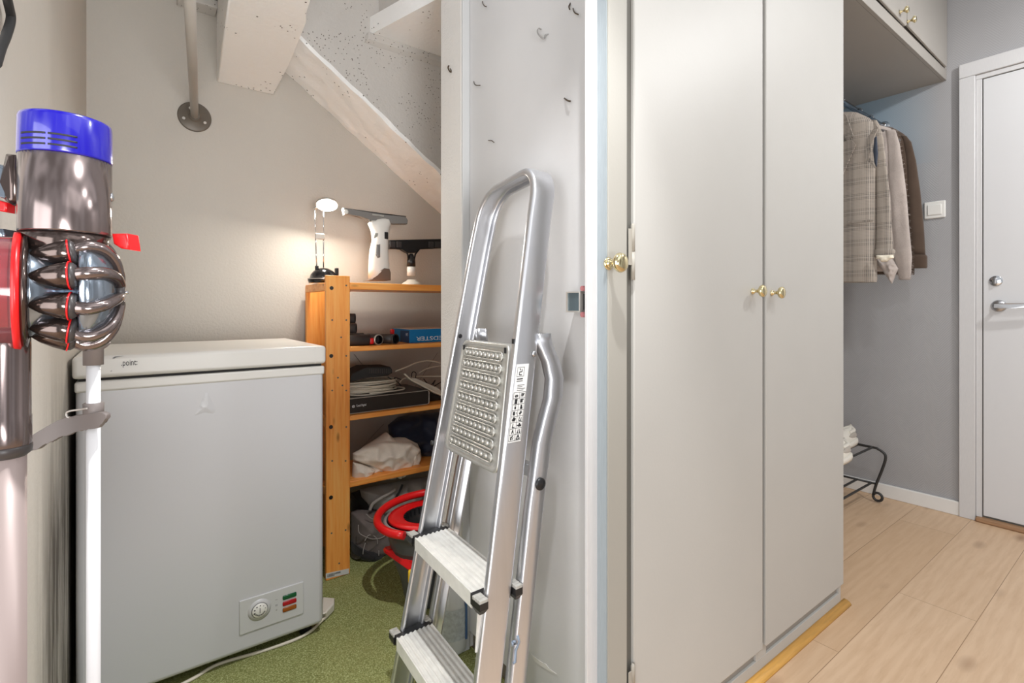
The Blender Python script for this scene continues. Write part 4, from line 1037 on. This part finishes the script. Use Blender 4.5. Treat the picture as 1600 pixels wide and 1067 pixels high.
wr_.build('wringer_basket', mk)
hp = [Vector((bcx+1.15*.150*math.cos(t), bcy+.150*math.sin(t), bz+.004+.030*max(0, (PI*1.1-t)/PI))) for t in [PI*1.22-PI*1.05*k/22 for k in range(23)]]
mb(M['red']).tube(hp, .013, 12).build('carry_handle', mk)
pd = [P(x, y, D=d_) for x, y, d_ in ((603, 860, 1.66), (600, 864, 1.66), (640, 893, 1.60), (660, 900, 1.58), (660, 886, 1.58), (636, 874, 1.62), (612, 858, 1.66))]
mb(M['red']).prism(pd, (.01, .03, .0), .004).build('pedal', mk)
ye = mb(M['yellow']).box(P(640, 915, D=1.50), P(668, 893, D=1.50)+F*.06, .006)
tag(ye.build('yellow_container'), 'bit of a yellow container showing between the ladder legs', 'container')
bo = P(705, 1012, Z=0.0)
bt = thing('spray_bottle', 'translucent white bottle with a white cap standing behind the ladder steps', 'bottle', P(703, 1048, Z=0))
bx_, by_ = P(705, 1010, Z=.0).x, P(705, 1010, Z=.0).y
bt.location = (bx_, by_, 0)
mb(M['bottle']).lathe((bx_, by_, .001), (0, 0, 1), [(0, .045), (.006, .050), (.02, .051), (.13, .051), (.16, .046), (.185, .034), (.2, .022), (.215, .018)], 32).build('bottle_body', bt)
mb(M['white_plastic']).lathe((bx_, by_, .212), (0, 0, 1), [(0, .024), (.03, .024), (.046, .018), (.052, .001)], 28).build('cap', bt)
mb(M['bottle_label']).lathe((bx_, by_, .045), (0, 0, 1), [(0, .0515), (.09, .0515)], 32, cap=False).build('bottle_label', bt)
q = mb(M['blue_print'])
for a in (-1.15,):
    q.box((bx_+.0525*math.cos(a)-.003, by_+.0525*math.sin(a)-.003, .04), (bx_+.0525*math.cos(a)+.003, by_+.0525*math.sin(a)+.003, .15))
q.build('blue_stripe', bt)

# ------------------------------------------------------------------ step ladder
ld = thing('step_ladder', 'folded aluminium stepladder with a bowed top rail leaning on the side panel', 'ladder', (.55, .95, 0))
def L(y, z, xo=0.0): return Vector((.5315+.182*(z-.457)+.06*(y-.79)+xo, y, z))
near = lambda z: .784+(z-.457)*.0515
far = lambda z: 1.116-(z-.457)*.0537
def sweep(path, prof, m):
    """path: (y, z) list; prof: (outward normal, depth) polygon"""
    q = mb(m); rings = []; k = len(path)
    for i in range(k):
        a = path[max(i-1, 0)]; b = path[min(i+1, k-1)]
        ty, tz = b[0]-a[0], b[1]-a[1]; n = math.hypot(ty, tz); ty /= n; tz /= n
        ny, nz = -tz, ty      # left of the direction of travel
        rings.append([L(path[i][0]+ny*pn, path[i][1]+nz*pn, pd_) for pn, pd_ in prof])
    return q.loft(rings)
def prof(w, lip=.014, t=.0028, d0=0.0):
    p = [(0, .006), (-.0015, .002), (-.005, 0), (-lip, 0), (-lip-.003, .002), (-lip-.003, .007), (-lip, .009), (-t-.002, .009), (-t, .011)]
    p2 = [(n, w-x) for n, x in reversed(p)]
    return [(n, x+d0) for n, x in p+p2]
path = [(near(z), z) for z in [.012+i*.1 for i in range(12)]]+[(near(1.19), 1.19)]
topz = 1.308
path += [(.822, 1.235)]
path += [(.822+.058*(1-math.cos(t)), 1.235+(topz-1.235)*math.sin(t)) for t in [PI/2*i/9 for i in range(1, 10)]]
path += [(.895, topz-.0005), (.915, topz-.003), (.935, topz-.006), (.955, topz-.008), (.975, topz-.010)]
path += [(.985+.088*math.sin(t), 1.205+(topz-.011-1.205)*math.cos(t)) for t in [PI/2*i/10 for i in range(0, 11)]]
path += [(far(z), z) for z in [1.15-i*.1 for i in range(12)]]+[(far(.012), .012)]
path2 = [(y, z) for y, z in path]
sweep(path2[::-1] if False else path2, [(n, d) for n, d in [(-0, 0)]] and prof(.060), M['alu']).build('bow_frame', ld)
for fn, s_ in ((near, 1), (far, -1)):
    c = L(fn(0)-.0, 0.0)
    mb(M['black']).box(c+Vector((-.012, -.012 if s_ > 0 else -.014, 0)), c+Vector((.068, .014 if s_ > 0 else .012, .035)), .003).build('foot', ld)
# treads
def tread(zt, ylo, yhi, depth=.092):
    w0 = L(ylo, zt, -.018); yl_, yh_ = ylo+.026, yhi-.024
    n = 16; q = mb(M['alu_tread']); top = []
    for i in range(n*2+1):
        x = depth*i/(n*2)
        top.append((x, 0.0016 if (i//2) % 2 == 0 else -0.0008))
    pr = top+[(depth, -.026), (depth-.003, -.028), (depth-.003, -.004), (.003, -.004), (.003, -.030), (0, -.028)]
    rings = []
    for y in (yl_, yh_):
        rings.append([L(y, zt+b_, -.018)-Vector((.182*b_, 0, 0))+Vector((a_, 0, 0)) for a_, b_ in pr])
    q.loft(rings, smooth=False)
    return q.build('tread', ld)
def caps(zt, ylo, yhi, depth=.092):
    for y0, y1, sgn in ((ylo-.012, ylo+.015, 1), (yhi-.013, yhi+.013, -1)):
        c0 = L(y0, zt, -.019); c1 = L(y1, zt, -.019)
        inner = (y1-.004, y1) if sgn > 0 else (y0, y0+.004)
        q = mb(M['black'])
        ya_, yb_ = (y0+.016, y1+.011) if sgn > 0 else (y0-.011, y1-.016)
        q.box((c0.x+.001, ya_, zt-.020), (c0.x+depth-.001, yb_, zt+.0018), .0015)
        for fx0_, fx1_ in ((c0.x-.002, c0.x+.017), (c0.x+depth-.011, c0.x+depth+.006)):
            q.loft([[Vector((fx0_, y0, z_)), Vector((fx1_, y0, z_)), Vector((fx1_, y1, z_)), Vector((fx0_, y1, z_))] for z_ in (zt-.003, zt-.016)]+[[Vector((fx0_+.004, y0+.006, zt-.026)), Vector((fx1_-.004, y0+.006, zt-.026)), Vector((fx1_-.004, y1-.006, zt-.026)), Vector((fx0_+.004, y1-.006, zt-.026))]], smooth=False)
        k = q.build('end_cap', ld)
        for fx0_, fx1_ in ((c0.x-.002, c0.x+.017), (c0.x+depth-.010, c0.x+depth+.006)):
            g = mb(M['cap_grey'])
            for i in range(3):
                yy = y0+(y1-y0)*i/3; g.box((fx0_, yy+.0004, zt-.005), (fx1_, yy+(y1-y0)/3-.0004, zt+.003), .001)
            g.build('grey_insert', k)
    # stay bracket below the near end
    y = near(zt-.07)+.012
    m_ = mb(M['alu_tread']).prism([L(y, zt-.006, -.012), L(y, zt-.006, .04), L(y, zt-.10, .012), L(y, zt-.10, -.002)], (0, .003, 0)).build('stay_bracket', ld)
    c = L(y, zt-.085, .004); mb(M['steel']).cyl(c+Vector((0, .002, 0)), c+Vector((0, .007, 0)), .005, 12).build('rivet', ld)
for zt in (.457, .231):
    yh_ = far(zt)-.005; yl_ = near(zt)+.004
    tread(zt, yl_, yh_); caps(zt, yl_, yh_)
# fold-up platform with rows of studs
mx0 = .010
def plat(u, v, off=0.0):
    # u 0..1 near->far, v 0..1 bottom->top
    z = .664+.258*v; ya = .823+.023*v; yb_ = 1.066-.014*v
    y = ya+(yb_-ya)*u
    return L(y, z, mx0-off)
def rr01(r=.08, n=6):
    out = []
    for cx, cy, a in ((1-r, 1-r, 0), (r, 1-r, PI/2), (r, r, PI), (1-r, r, 1.5*PI)):
        out += [(cx+r*math.cos(a+i*PI/2/n), cy+r*math.sin(a+i*PI/2/n)) for i in range(n+1)]
    return out
q = mb(M['alu_plate']); rings = []
for sc, off in ((.97, -.022), (.995, -.020), (1.0, -.004), (1.0, -.002), (.985, .0), (.93, .0), (.918, -.0028), (.905, -.0028)):
    rings.append([plat(.5+(u-.5)*sc, .5+(v-.5)*sc, off) for u, v in rr01()])
q.loft(rings)
pl_ = q.build('platform', ld)
q = mb(M['alu_plate'])
for i in range(9):
    v = .105+.79*i/8
    # raised oval rim of each row
    pts = []
    for (cu, a) in ((.86, -PI/2), (.14, PI/2)):
        for k in range(7):
            t = a+PI*k/6; pts.append(plat(cu+.035*math.cos(t), v+.036*math.sin(t), .0012))
    q.tube(pts, .0018, 6, closed=True)
q.build('row_rim', pl_)
q = mb(M['alu_plate'])
for i in range(9):
    v = .105+.79*i/8
    for j in range(10):
        u = .13+.74*j/9; c = plat(u, v, .0005); r_ = .0075
        q.lathe(c, (-1, 0, .18), [(-.003, r_), (.0, r_*.9), (.0022, r_*.6), (.0032, .0003)], 12)
o = q.build('studs', pl_)
for u, v in ((.93, .93), (.06, .95)):
    c = plat(u, v, .001); mb(M['black']).box(c+Vector((-.001, -.003, -.006)), c+Vector((.001, .003, .006))).build('slot', pl_)
# rear frame
def rpath(fn, s_):
    pts = [(fn(.945), .945, .052), (fn(.92), .92, .060), (fn(.885)-.004*s_, .885, .082), (fn(.85)-.008*s_, .85, .094), (fn(.81)-.008*s_, .81, .096), (fn(.77)-.004*s_, .77, .090), (fn(.72), .72, .084)]
    pts += [(fn(z), z, .080) for z in (.6, .5, .4, .3, .2, .1, .012)]
    return pts
def rear(fn, s_):
    q = mb(M['alu']); rings = []
    w_ = .036
    for (y, z, d) in rpath(fn, s_):
        y += .004*s_
        rings.append([L(y+s_*a_, z, d+b_) for a_, b_ in ((-.010, 0.003), (-.008, 0), (.014, 0), (.016, .003), (.016, .006), (-.006, .008), (-.006, w_-.008), (.016, w_-.006), (.016, w_-.003), (.014, w_), (-.008, w_), (-.010, w_-.003))])
    q.loft(rings, smooth=True)
    q.build('rear_leg', ld)
    c = L(fn(0), 0, .080)
    mb(M['black']).box(c+Vector((-.004, -.014, 0)), c+Vector((.040, .018, .030)), .003).build('foot', ld)
rear(near, 1); rear(far, -1)
for z in (.66, .14):
    a = L(near(z)+.004, z, .088); b = L(far(z)-.004, z, .088)
    mb(M['alu']).box((a.x, a.y, z-.012), (a.x+.022, b.y, z+.012), .002).build('cross_bar', ld)
c = P(829.5, 760, Y=near(.62)-.008); c = L(near(.64)-.0065, P(829.5, 760, Y=near(.62)-.006).z, .098)
mb(M['black']).lathe(c, (0, -1, 0), [(0, .0125), (.003, .0125), (.005, .010), (.0055, .001)], 24).build('plastic_plug', ld)
for px, py, fn, dy in ((835, 553, near, -.0005), (836, 446-0, near, -.0005)):
    c = P(px, py, Y=near(.9)-.001)
    if py > 500: mb(M['steel']).lathe(c, (0, -1, 0), [(0, .0065), (.0015, .006), (.0025, .003), (.0026, .0005)], 18).build('rivet', ld)
c = P(719, 525, Y=far(.93)-.003)
mb(M['black']).lathe(c, (0, -1, 0), [(0, .0055), (.001, .0055), (.0012, .003)], 16).build('pivot_pin', ld)
mb(M['black']).lathe(L(far(.67)+.0, .668, .0), (-1, 0, 0), [(-.004, .006), (.004, .006), (.006, .003)], 12).build('platform_hinge', ld)
for z in (.93,):
    mb(M['black']).box(L(near(z)+.006, z-.004, -.002), L(near(z)+.012, z+.006, .003)).build('platform_hinge', ld)
# safety sticker on the near stile (outer face looks to the hall)
def sk_(u, v, e=0.0):
    # u 0..1 across the stile depth, v 0..1 up
    z = .733+.152*v
    return L(near(z)-.0002-e, z, .007+.032*u)
q = mb(M['label_white']).prism([sk_(0, 0), sk_(1, 0), sk_(1, 1), sk_(0, 1)], (0, -.0006, 0))
stk = q.build('safety_sticker', ld, label='white sticker with black safety pictograms')
q = mb(M['ink'])
def bar(u0, v0, u1, v1): q.prism([sk_(u0, v0, .0006), sk_(u1, v0, .0006), sk_(u1, v1, .0006), sk_(u0, v1, .0006)], (0, -.0003, 0))
def seg(u0, v0, u1, v1, w_=.03):
    du, dv = (u1-u0), (v1-v0)*4.0; n = math.hypot(du, dv) or 1; nu, nv = -dv/n*w_/2, du/n*w_/2/4.0
    q.prism([sk_(u0+nu, v0+nv, .0006), sk_(u1+nu, v1+nv, .0006), sk_(u1-nu, v1-nv, .0006), sk_(u0-nu, v0-nv, .0006)], (0, -.0003, 0))
for i in range(9): seg(.04, .02+.615*i/8, .96, .02+.615*i/8, .02)
seg(.5, .02, .5, .635, .02); seg(.04, .02, .04, .635, .02); seg(.96, .02, .96, .635, .02)
# pictograms, row by row from the bottom
cells = {}
for r_ in range(8):
    for c_ in range(2): cells[(r_, c_)] = (.09+.46*c_, .03+.0769*r_)
def pic(r_, c_, segs):
    u, v = cells[(r_, c_)]
    for s_ in segs: seg(u+s_[0]*.36, v+s_[1]*.06, u+s_[2]*.36, v+s_[3]*.06, s_[4] if len(s_) > 4 else .05)
pic(0, 1, [(0.1, .05, .9, .05), (.1, .05, .5, .95), (.5, .95, .9, .05), (.5, .3, .5, .65)])
pic(0, 0, [(.3, .05, .3, .8, .1), (.3, .5, .7, .95), (.6, .1, .75, .6)])
pic(1, 0, [(.3, .05, .5, .9), (.5, .9, .7, .05), (.4, .45, .6, .45)])
pic(1, 1, [(.15, .1, .45, .1), (.3, .1, .4, .8), (.6, .1, .95, .1), (.8, .1, .7, .8)])
pic(2, 0, [(.3, .05, .45, .9), (.3, .05, .8, .1)]); pic(2, 1, [(.0, .4, .3, .4), (.4, .1, .6, .8, .12), (.6, .3, .95, .3, .1)])
pic(3, 0, [(.2, .2, .6, .85, .16), (.5, .6, .85, .5, .12), (.5, .3, .7, .1)]); pic(3, 1, [(.3, .1, .4, .9), (.3, .1, .9, .1), (.7, .1, .8, .7)])
pic(4, 0, [(.2, .1, .2, .9), (.35, .1, .35, .9), (.5, .1, .5, .9), (.8, .5, .9, .5, .1)]); pic(4, 1, [(.3, .1, .5, .9), (.5, .1, .7, .9), (.2, .4, .8, .5)])
pic(5, 0, [(.5, .1, .5, .7, .12), (.5, .85, .5, .95, .1)]); pic(5, 1, [(.3, .2, .8, .2, .1), (.35, .4, .75, .4), (.5, .4, .55, .9, .12)])
pic(6, 0, [(.2, .1, .8, .1, .08), (.3, .1, .3, .7), (.7, .1, .7, .7), (.2, .8, .8, .8, .1), (.4, .4, .6, .4, .1)]); pic(6, 1, [(.2, .1, .2, .9), (.5, .1, .5, .9, .14), (.8, .6, .8, .9)])
pic(7, 0, [(.2, .2, .8, .2), (.2, .2, .25, .5), (.25, .5, .75, .5), (.75, .5, .8, .2)]); pic(7, 1, [(.2, .1, .35, .9), (.55, .1, .6, .8, .1), (.7, .3, .9, .8)])
for i, w_ in enumerate((.5, .62, .4, .55)): seg(.25, .66+.022*i, .25+w_, .66+.022*i, .03)
bar(.15, .80, .62, .815); bar(.15, .775, .62, .785)
seg(.12, .84, .66, .84, .02); seg(.12, .96, .66, .96, .02); seg(.12, .84, .12, .96, .02); seg(.66, .84, .66, .96, .02)
seg(.3, .86, .5, .86, .05); seg(.3, .86, .3, .9, .05); seg(.3, .9, .5, .9, .05); seg(.5, .9, .5, .935, .05); seg(.3, .945, .4, .92, .05)
q.build('pictograms', stk)
# marker scribble on the rear leg
zc = P(805, 1018, Y=near(.35)).z
mk_ = mb(M['marker'])
for pl in (((809, 994), (811, 1002), (806, 1016), (805, 1034), (802, 1036)), ((801, 1003), (804, 1002), (806, 1006), (801, 1008), (801, 1003))):
    mk_.tube([P(x, y, Y=near(.35)-.0105+.0045) for x, y in pl], .0027, 6)
mk_.build('marker_scribble', ld, label='blue-grey marker scribble')

# ------------------------------------------------------------------ stick vacuum in front on the left
VD = .55
V = lambda x, y, o=0.0: P(x, y, D=VD)+F*o
vc = thing('stick_vacuum', 'cordless stick vacuum with a blue filter top, bronze body and red trim', 'vacuum cleaner', V(105, 455))
ax0 = V(104, 480); ax0.z = 0
def zc_(py, o=0): return 1+(HORIZON-py)/FPX*(VD+o)
rb = .0392
def vl(prof_, m, n=48):
    return mb(m).lathe(Vector((ax0.x, ax0.y, 0)), (0, 0, 1), prof_, n)
zt_, zbm, zbb = zc_(190), zc_(251), zc_(367)
vl([(zbm, rb*1.0), (zbm+.002, rb*1.012), (zt_-.004, rb*1.0), (zt_-.001, rb*.985), (zt_, rb*.95), (zt_-.002, rb*.9), (zt_-.002, .001)], M['blue']).build('filter_cap', vc, label='deep blue filter cap')
for k, (a0, a1) in enumerate(((-2.55, -1.92), (-1.86, -1.28))):
    for j in range(3):
        z = zbm+.0065+.0055*j
        rr_ = rb*1.012
        mb(M['ink']).loft([[Vector((ax0.x+(rr_+e)*math.cos(a0+(a1-a0)*i/10), ax0.y+(rr_+e)*math.sin(a0+(a1-a0)*i/10), z+dz)) for e, dz in ((-.001, -.0009), (.0004, -.0009), (.0004, .0009), (-.001, .0009))] for i in range(11)]).build('vent_slot', vc)
vl([(zbb, rb*.99), (zbb+.002, rb*1.0), (zbm-.0005, rb*1.0), (zbm, rb*.96)], M['bronze']).build('motor_housing', vc)
vl([(zc_(430), rb*.80), (zc_(385), rb*.90), (zbb-.0006, rb*.97), (zbb, rb*.9)], M['bronze_dark']).build('lower_shroud', vc)
AXb = (R+F*.62).normalized()   # chrome badge at the right edge
bd0 = Vector((ax0.x, ax0.y, 0))+AXb*(rb-.001)
mb(M['chrome']).lathe(Vector((bd0.x, bd0.y, zc_(302))), AXb, [(0, .006), (.002, .0045), (.003, .001)], 16).build('round_badge', vc)
# handle to the left
q = mb(M['grey_metal']).box((0, 0, 0), (.001, .001, .001))
q = mb(M['grey_metal']).prism([V(x, y, -.012) for x, y in ((-60, 240), (0, 257), (20, 262), (40, 275), (40, 318), (26, 316), (0, 306), (-60, 290))], F*.024, .004)
q.build('handle', vc)
mb(M['bronze_dark']).prism([V(x, y, -.016) for x, y in ((28, 245), (44, 247), (46, 318), (36, 324), (26, 318), (30, 290))], F*.032, .005).build('handle_mount', vc)
mb(M['red']).prism([V(x, y, -.006) for x, y in ((-20, 308), (0, 313), (18, 318), (17, 333), (0, 330), (-20, 322))], F*.012, .002).build('trigger', vc, label='red trigger')
mb(M['grey_metal']).prism([V(x, y, -.022) for x, y in ((-60, 358), (0, 360), (34, 362), (38, 378), (0, 377), (-60, 376))], F*.03, .003).build('bin_bracket', vc)
mb(M['red']).prism([V(x, y, .012) for x, y in ((160, 362), (184, 362), (188, 388), (174, 386), (163, 379))], F*.02, .002).build('release_catch', vc, label='red release catch')
# cyclones around the horizontal axis
cz = zc_(456); AX = (R+F*.88).normalized(); AN = Vector((AX.y, -AX.x, 0))    # AN looks at the hall
CA = Vector((ax0.x, ax0.y, cz))
def cyc(s, rad, ang):
    return CA+AX*s+AN*rad*math.cos(ang)+Vector((0, 0, rad*math.sin(ang)))
mb(M['grey_metal']).lathe(CA, AX, [(-.030, .048), (-.026, .047), (-.004, .040), (-.002, .034), (.030, .033), (.034, .030), (.036, .012)], 40).build('cyclone_core', vc)
mb(M['grey_metal']).lathe(CA, AX, [(.008, .034), (.010, .0575), (.020, .0565), (.030, .050), (.038, .038), (.042, .022), (.043, .001)], 44).build('cyclone_dome', vc)
mb(M['bronze_dark']).lathe(CA+AX*-.034, AX, [(0, .059), (.004, .0595), (.0055, .050)], 48).build('bin_collar', vc)
mb(M['red']).lathe(CA+AX*-.040, AX, [(0, .056), (0, .061), (.005, .0615), (.006, .058)], 48, cap=False).build('red_ring', vc, label='red ring round the bin')
mb(M['bin']).lathe(CA+AX*-.040, AX, [(0, .056), (-.04, .054), (-.07, .052), (-.072, .001)], 48, cap=False).build('dust_bin', vc, label='tinted clear dust bin')
mb(M['red']).lathe(CA+AX*-.043, AX, [(0, .034), (-.04, .034), (-.042, .001)], 30, cap=False).build('bin_shroud', vc)
for k in range(10):
    a = math.radians(-90+k*36)
    tip = cyc(-.029, .044, a); cap_ = cyc(.002, .050, a); d = (cap_-tip); Ln = d.length
    mb(M['bronze_dark']).lathe(tip, d, [(-.001, .001), (Ln*.06, .0040), (Ln*.3, .0085), (Ln*.7, .0125), (Ln*.98, .0142), (Ln, .0138)], 24).build('cyclone_cone', vc)
    c1 = cap_+d.normalized()*.0006; e1 = d.cross(Vector((.3, .2, 1))).normalized(); e2 = d.cross(e1).normalized()
    mb(M['red']).tube(arc(c1, e1, e2, .0141, 0, 2*PI*35/36, 35), .0008, 6, closed=True).build('red_seal', vc, label='red seal ring')
    mb(M['dark_plastic']).lathe(c1, d, [(0, .0136), (.003, .0132), (.0055, .011), (.0065, .001)], 24).build('cone_cap', vc)
    pth = smooth_path([cyc(.005, .052, a), cyc(.016, .0585, a), cyc(.030, .054, a+.05), cyc(.040, .040, a+.1), cyc(.045, .022, a+.1), cyc(.046, .014, a+.1)], 5)
    mb(M['bronze']).tube(pth, [.0075-.0030*i/(len(pth)-1) for i in range(len(pth))], 12).build('air_duct', vc)
mb(M['dark_plastic']).lathe(CA+AX*.040, AX, [(0, .020), (.004, .0235), (.008, .0235), (.009, .022), (.0092, .001)], 30).build('end_plate', vc)
mb(M['chrome']).lathe(CA+AX*.049, AX, [(0, .002), (.004, .002), (.005, .001)], 10).build('pin', vc)
# wand and lower body at the far left
wx = lambda px, py: P(px, py, D=.52)
wa = wx(8, 560); q_ = Vector((wa.x, wa.y, 0))
mb(M['wand']).lathe(q_, (0, 0, 1), [(.12, .0165), (1-(720-480)/790*.52+.012, .0165)], 32).build('wand', vc)
zz = lambda py: 1-(py-480)/790*.52
mb(M['bronze']).lathe(q_, (0, 0, 1), [(zz(712), .016), (zz(706), .0195), (zz(690), .0205), (zz(652), .0205), (zz(650), .0200), (zz(540), .0200), (zz(500), .019)], 32).build('wand_collar', vc)
mb(M['dark_plastic']).lathe(q_, (0, 0, 1), [(zz(716), .015), (zz(708), .0208), (zz(698), .0212), (zz(696), .0205)], 32).build('collar_ring', vc)
c = V(42, 668, -.01); mb(M['red']).box(c+Vector((-.003, -.004, -.014)), c+Vector((.004, .004, .014)), .002).build('wand_release', vc, label='red wand release button')
# cleaner head out of view keeps the wand standing
mb(M['dark_plastic']).box((q_.x-.13, q_.y-.12, 0.001), (q_.x+.02, q_.y+.02, .06), .01).build('floor_head', vc)
mb(M['wand']).cyl((q_.x, q_.y, .05), (q_.x, q_.y, .13), .013, 16).build('neck', vc)

# ------------------------------------------------------------------ pole stand
PD = .60
S = lambda x, y, o=0.0: P(x, y, D=PD)+F*o
sc_ = S(146, 700); pole0 = Vector((sc_.x, sc_.y, 0))
sn = thing('vacuum_pole_stand', 'slim white pole stand with taupe fittings and a wavy-edged arm', 'stand', pole0)
zs = lambda py: 1-(py-480)/790*PD
mb(M['pole']).lathe(pole0, (0, 0, 1), [(.012, .0068), (zs(566), .0068)], 20).build('pole', sn)
mb(M['stand_grey']).lathe(pole0, (0, 0, 1), [(0, .075), (.006, .075), (.014, .068), (.018, .012), (.05, .009)], 40).build('base_disc', sn)
mb(M['stand_grey']).lathe(pole0, (0, 0, 1), [(zs(570), .0098), (zs(546), .0098), (zs(543), .0125), (zs(538), .016), (zs(535), .016)], 24).build('top_cradle', sn)
mb(M['stand_grey']).lathe(pole0, (0, 0, 1), [(zs(648), .0092), (zs(647), .0100), (zs(630), .0102), (zs(629), .0090)], 24).build('collar', sn)
arm = [(165, 655), (166, 648), (160, 645), (150, 645), (130, 648), (110, 651), (90, 657), (70, 668), (50, 680), (36, 690), (36, 702), (50, 704), (58, 702), (66, 696), (74, 692), (82, 690), (90, 682), (100, 681), (108, 680), (116, 673), (126, 674), (134, 671), (146, 670), (154, 668), (158, 661)]
arm = smooth_path([Vector((x, y, 0)) for x, y in arm], 3)
q = mb(M['stand_grey']).prism([P(v_.x, v_.y, D=PD-.010) for v_ in arm], F*.007, .0012)
q.build('wavy_arm', sn, label='taupe arm with a wavy lower edge')
cl = [(136, 638), (124, 640), (110, 642), (104, 645), (105, 651), (109, 652)]
mb(M['silver']).tube(smooth_path([P(x, y, D=PD-.013) for x, y in cl], 5), .0011, 8).build('wire_clip', sn)
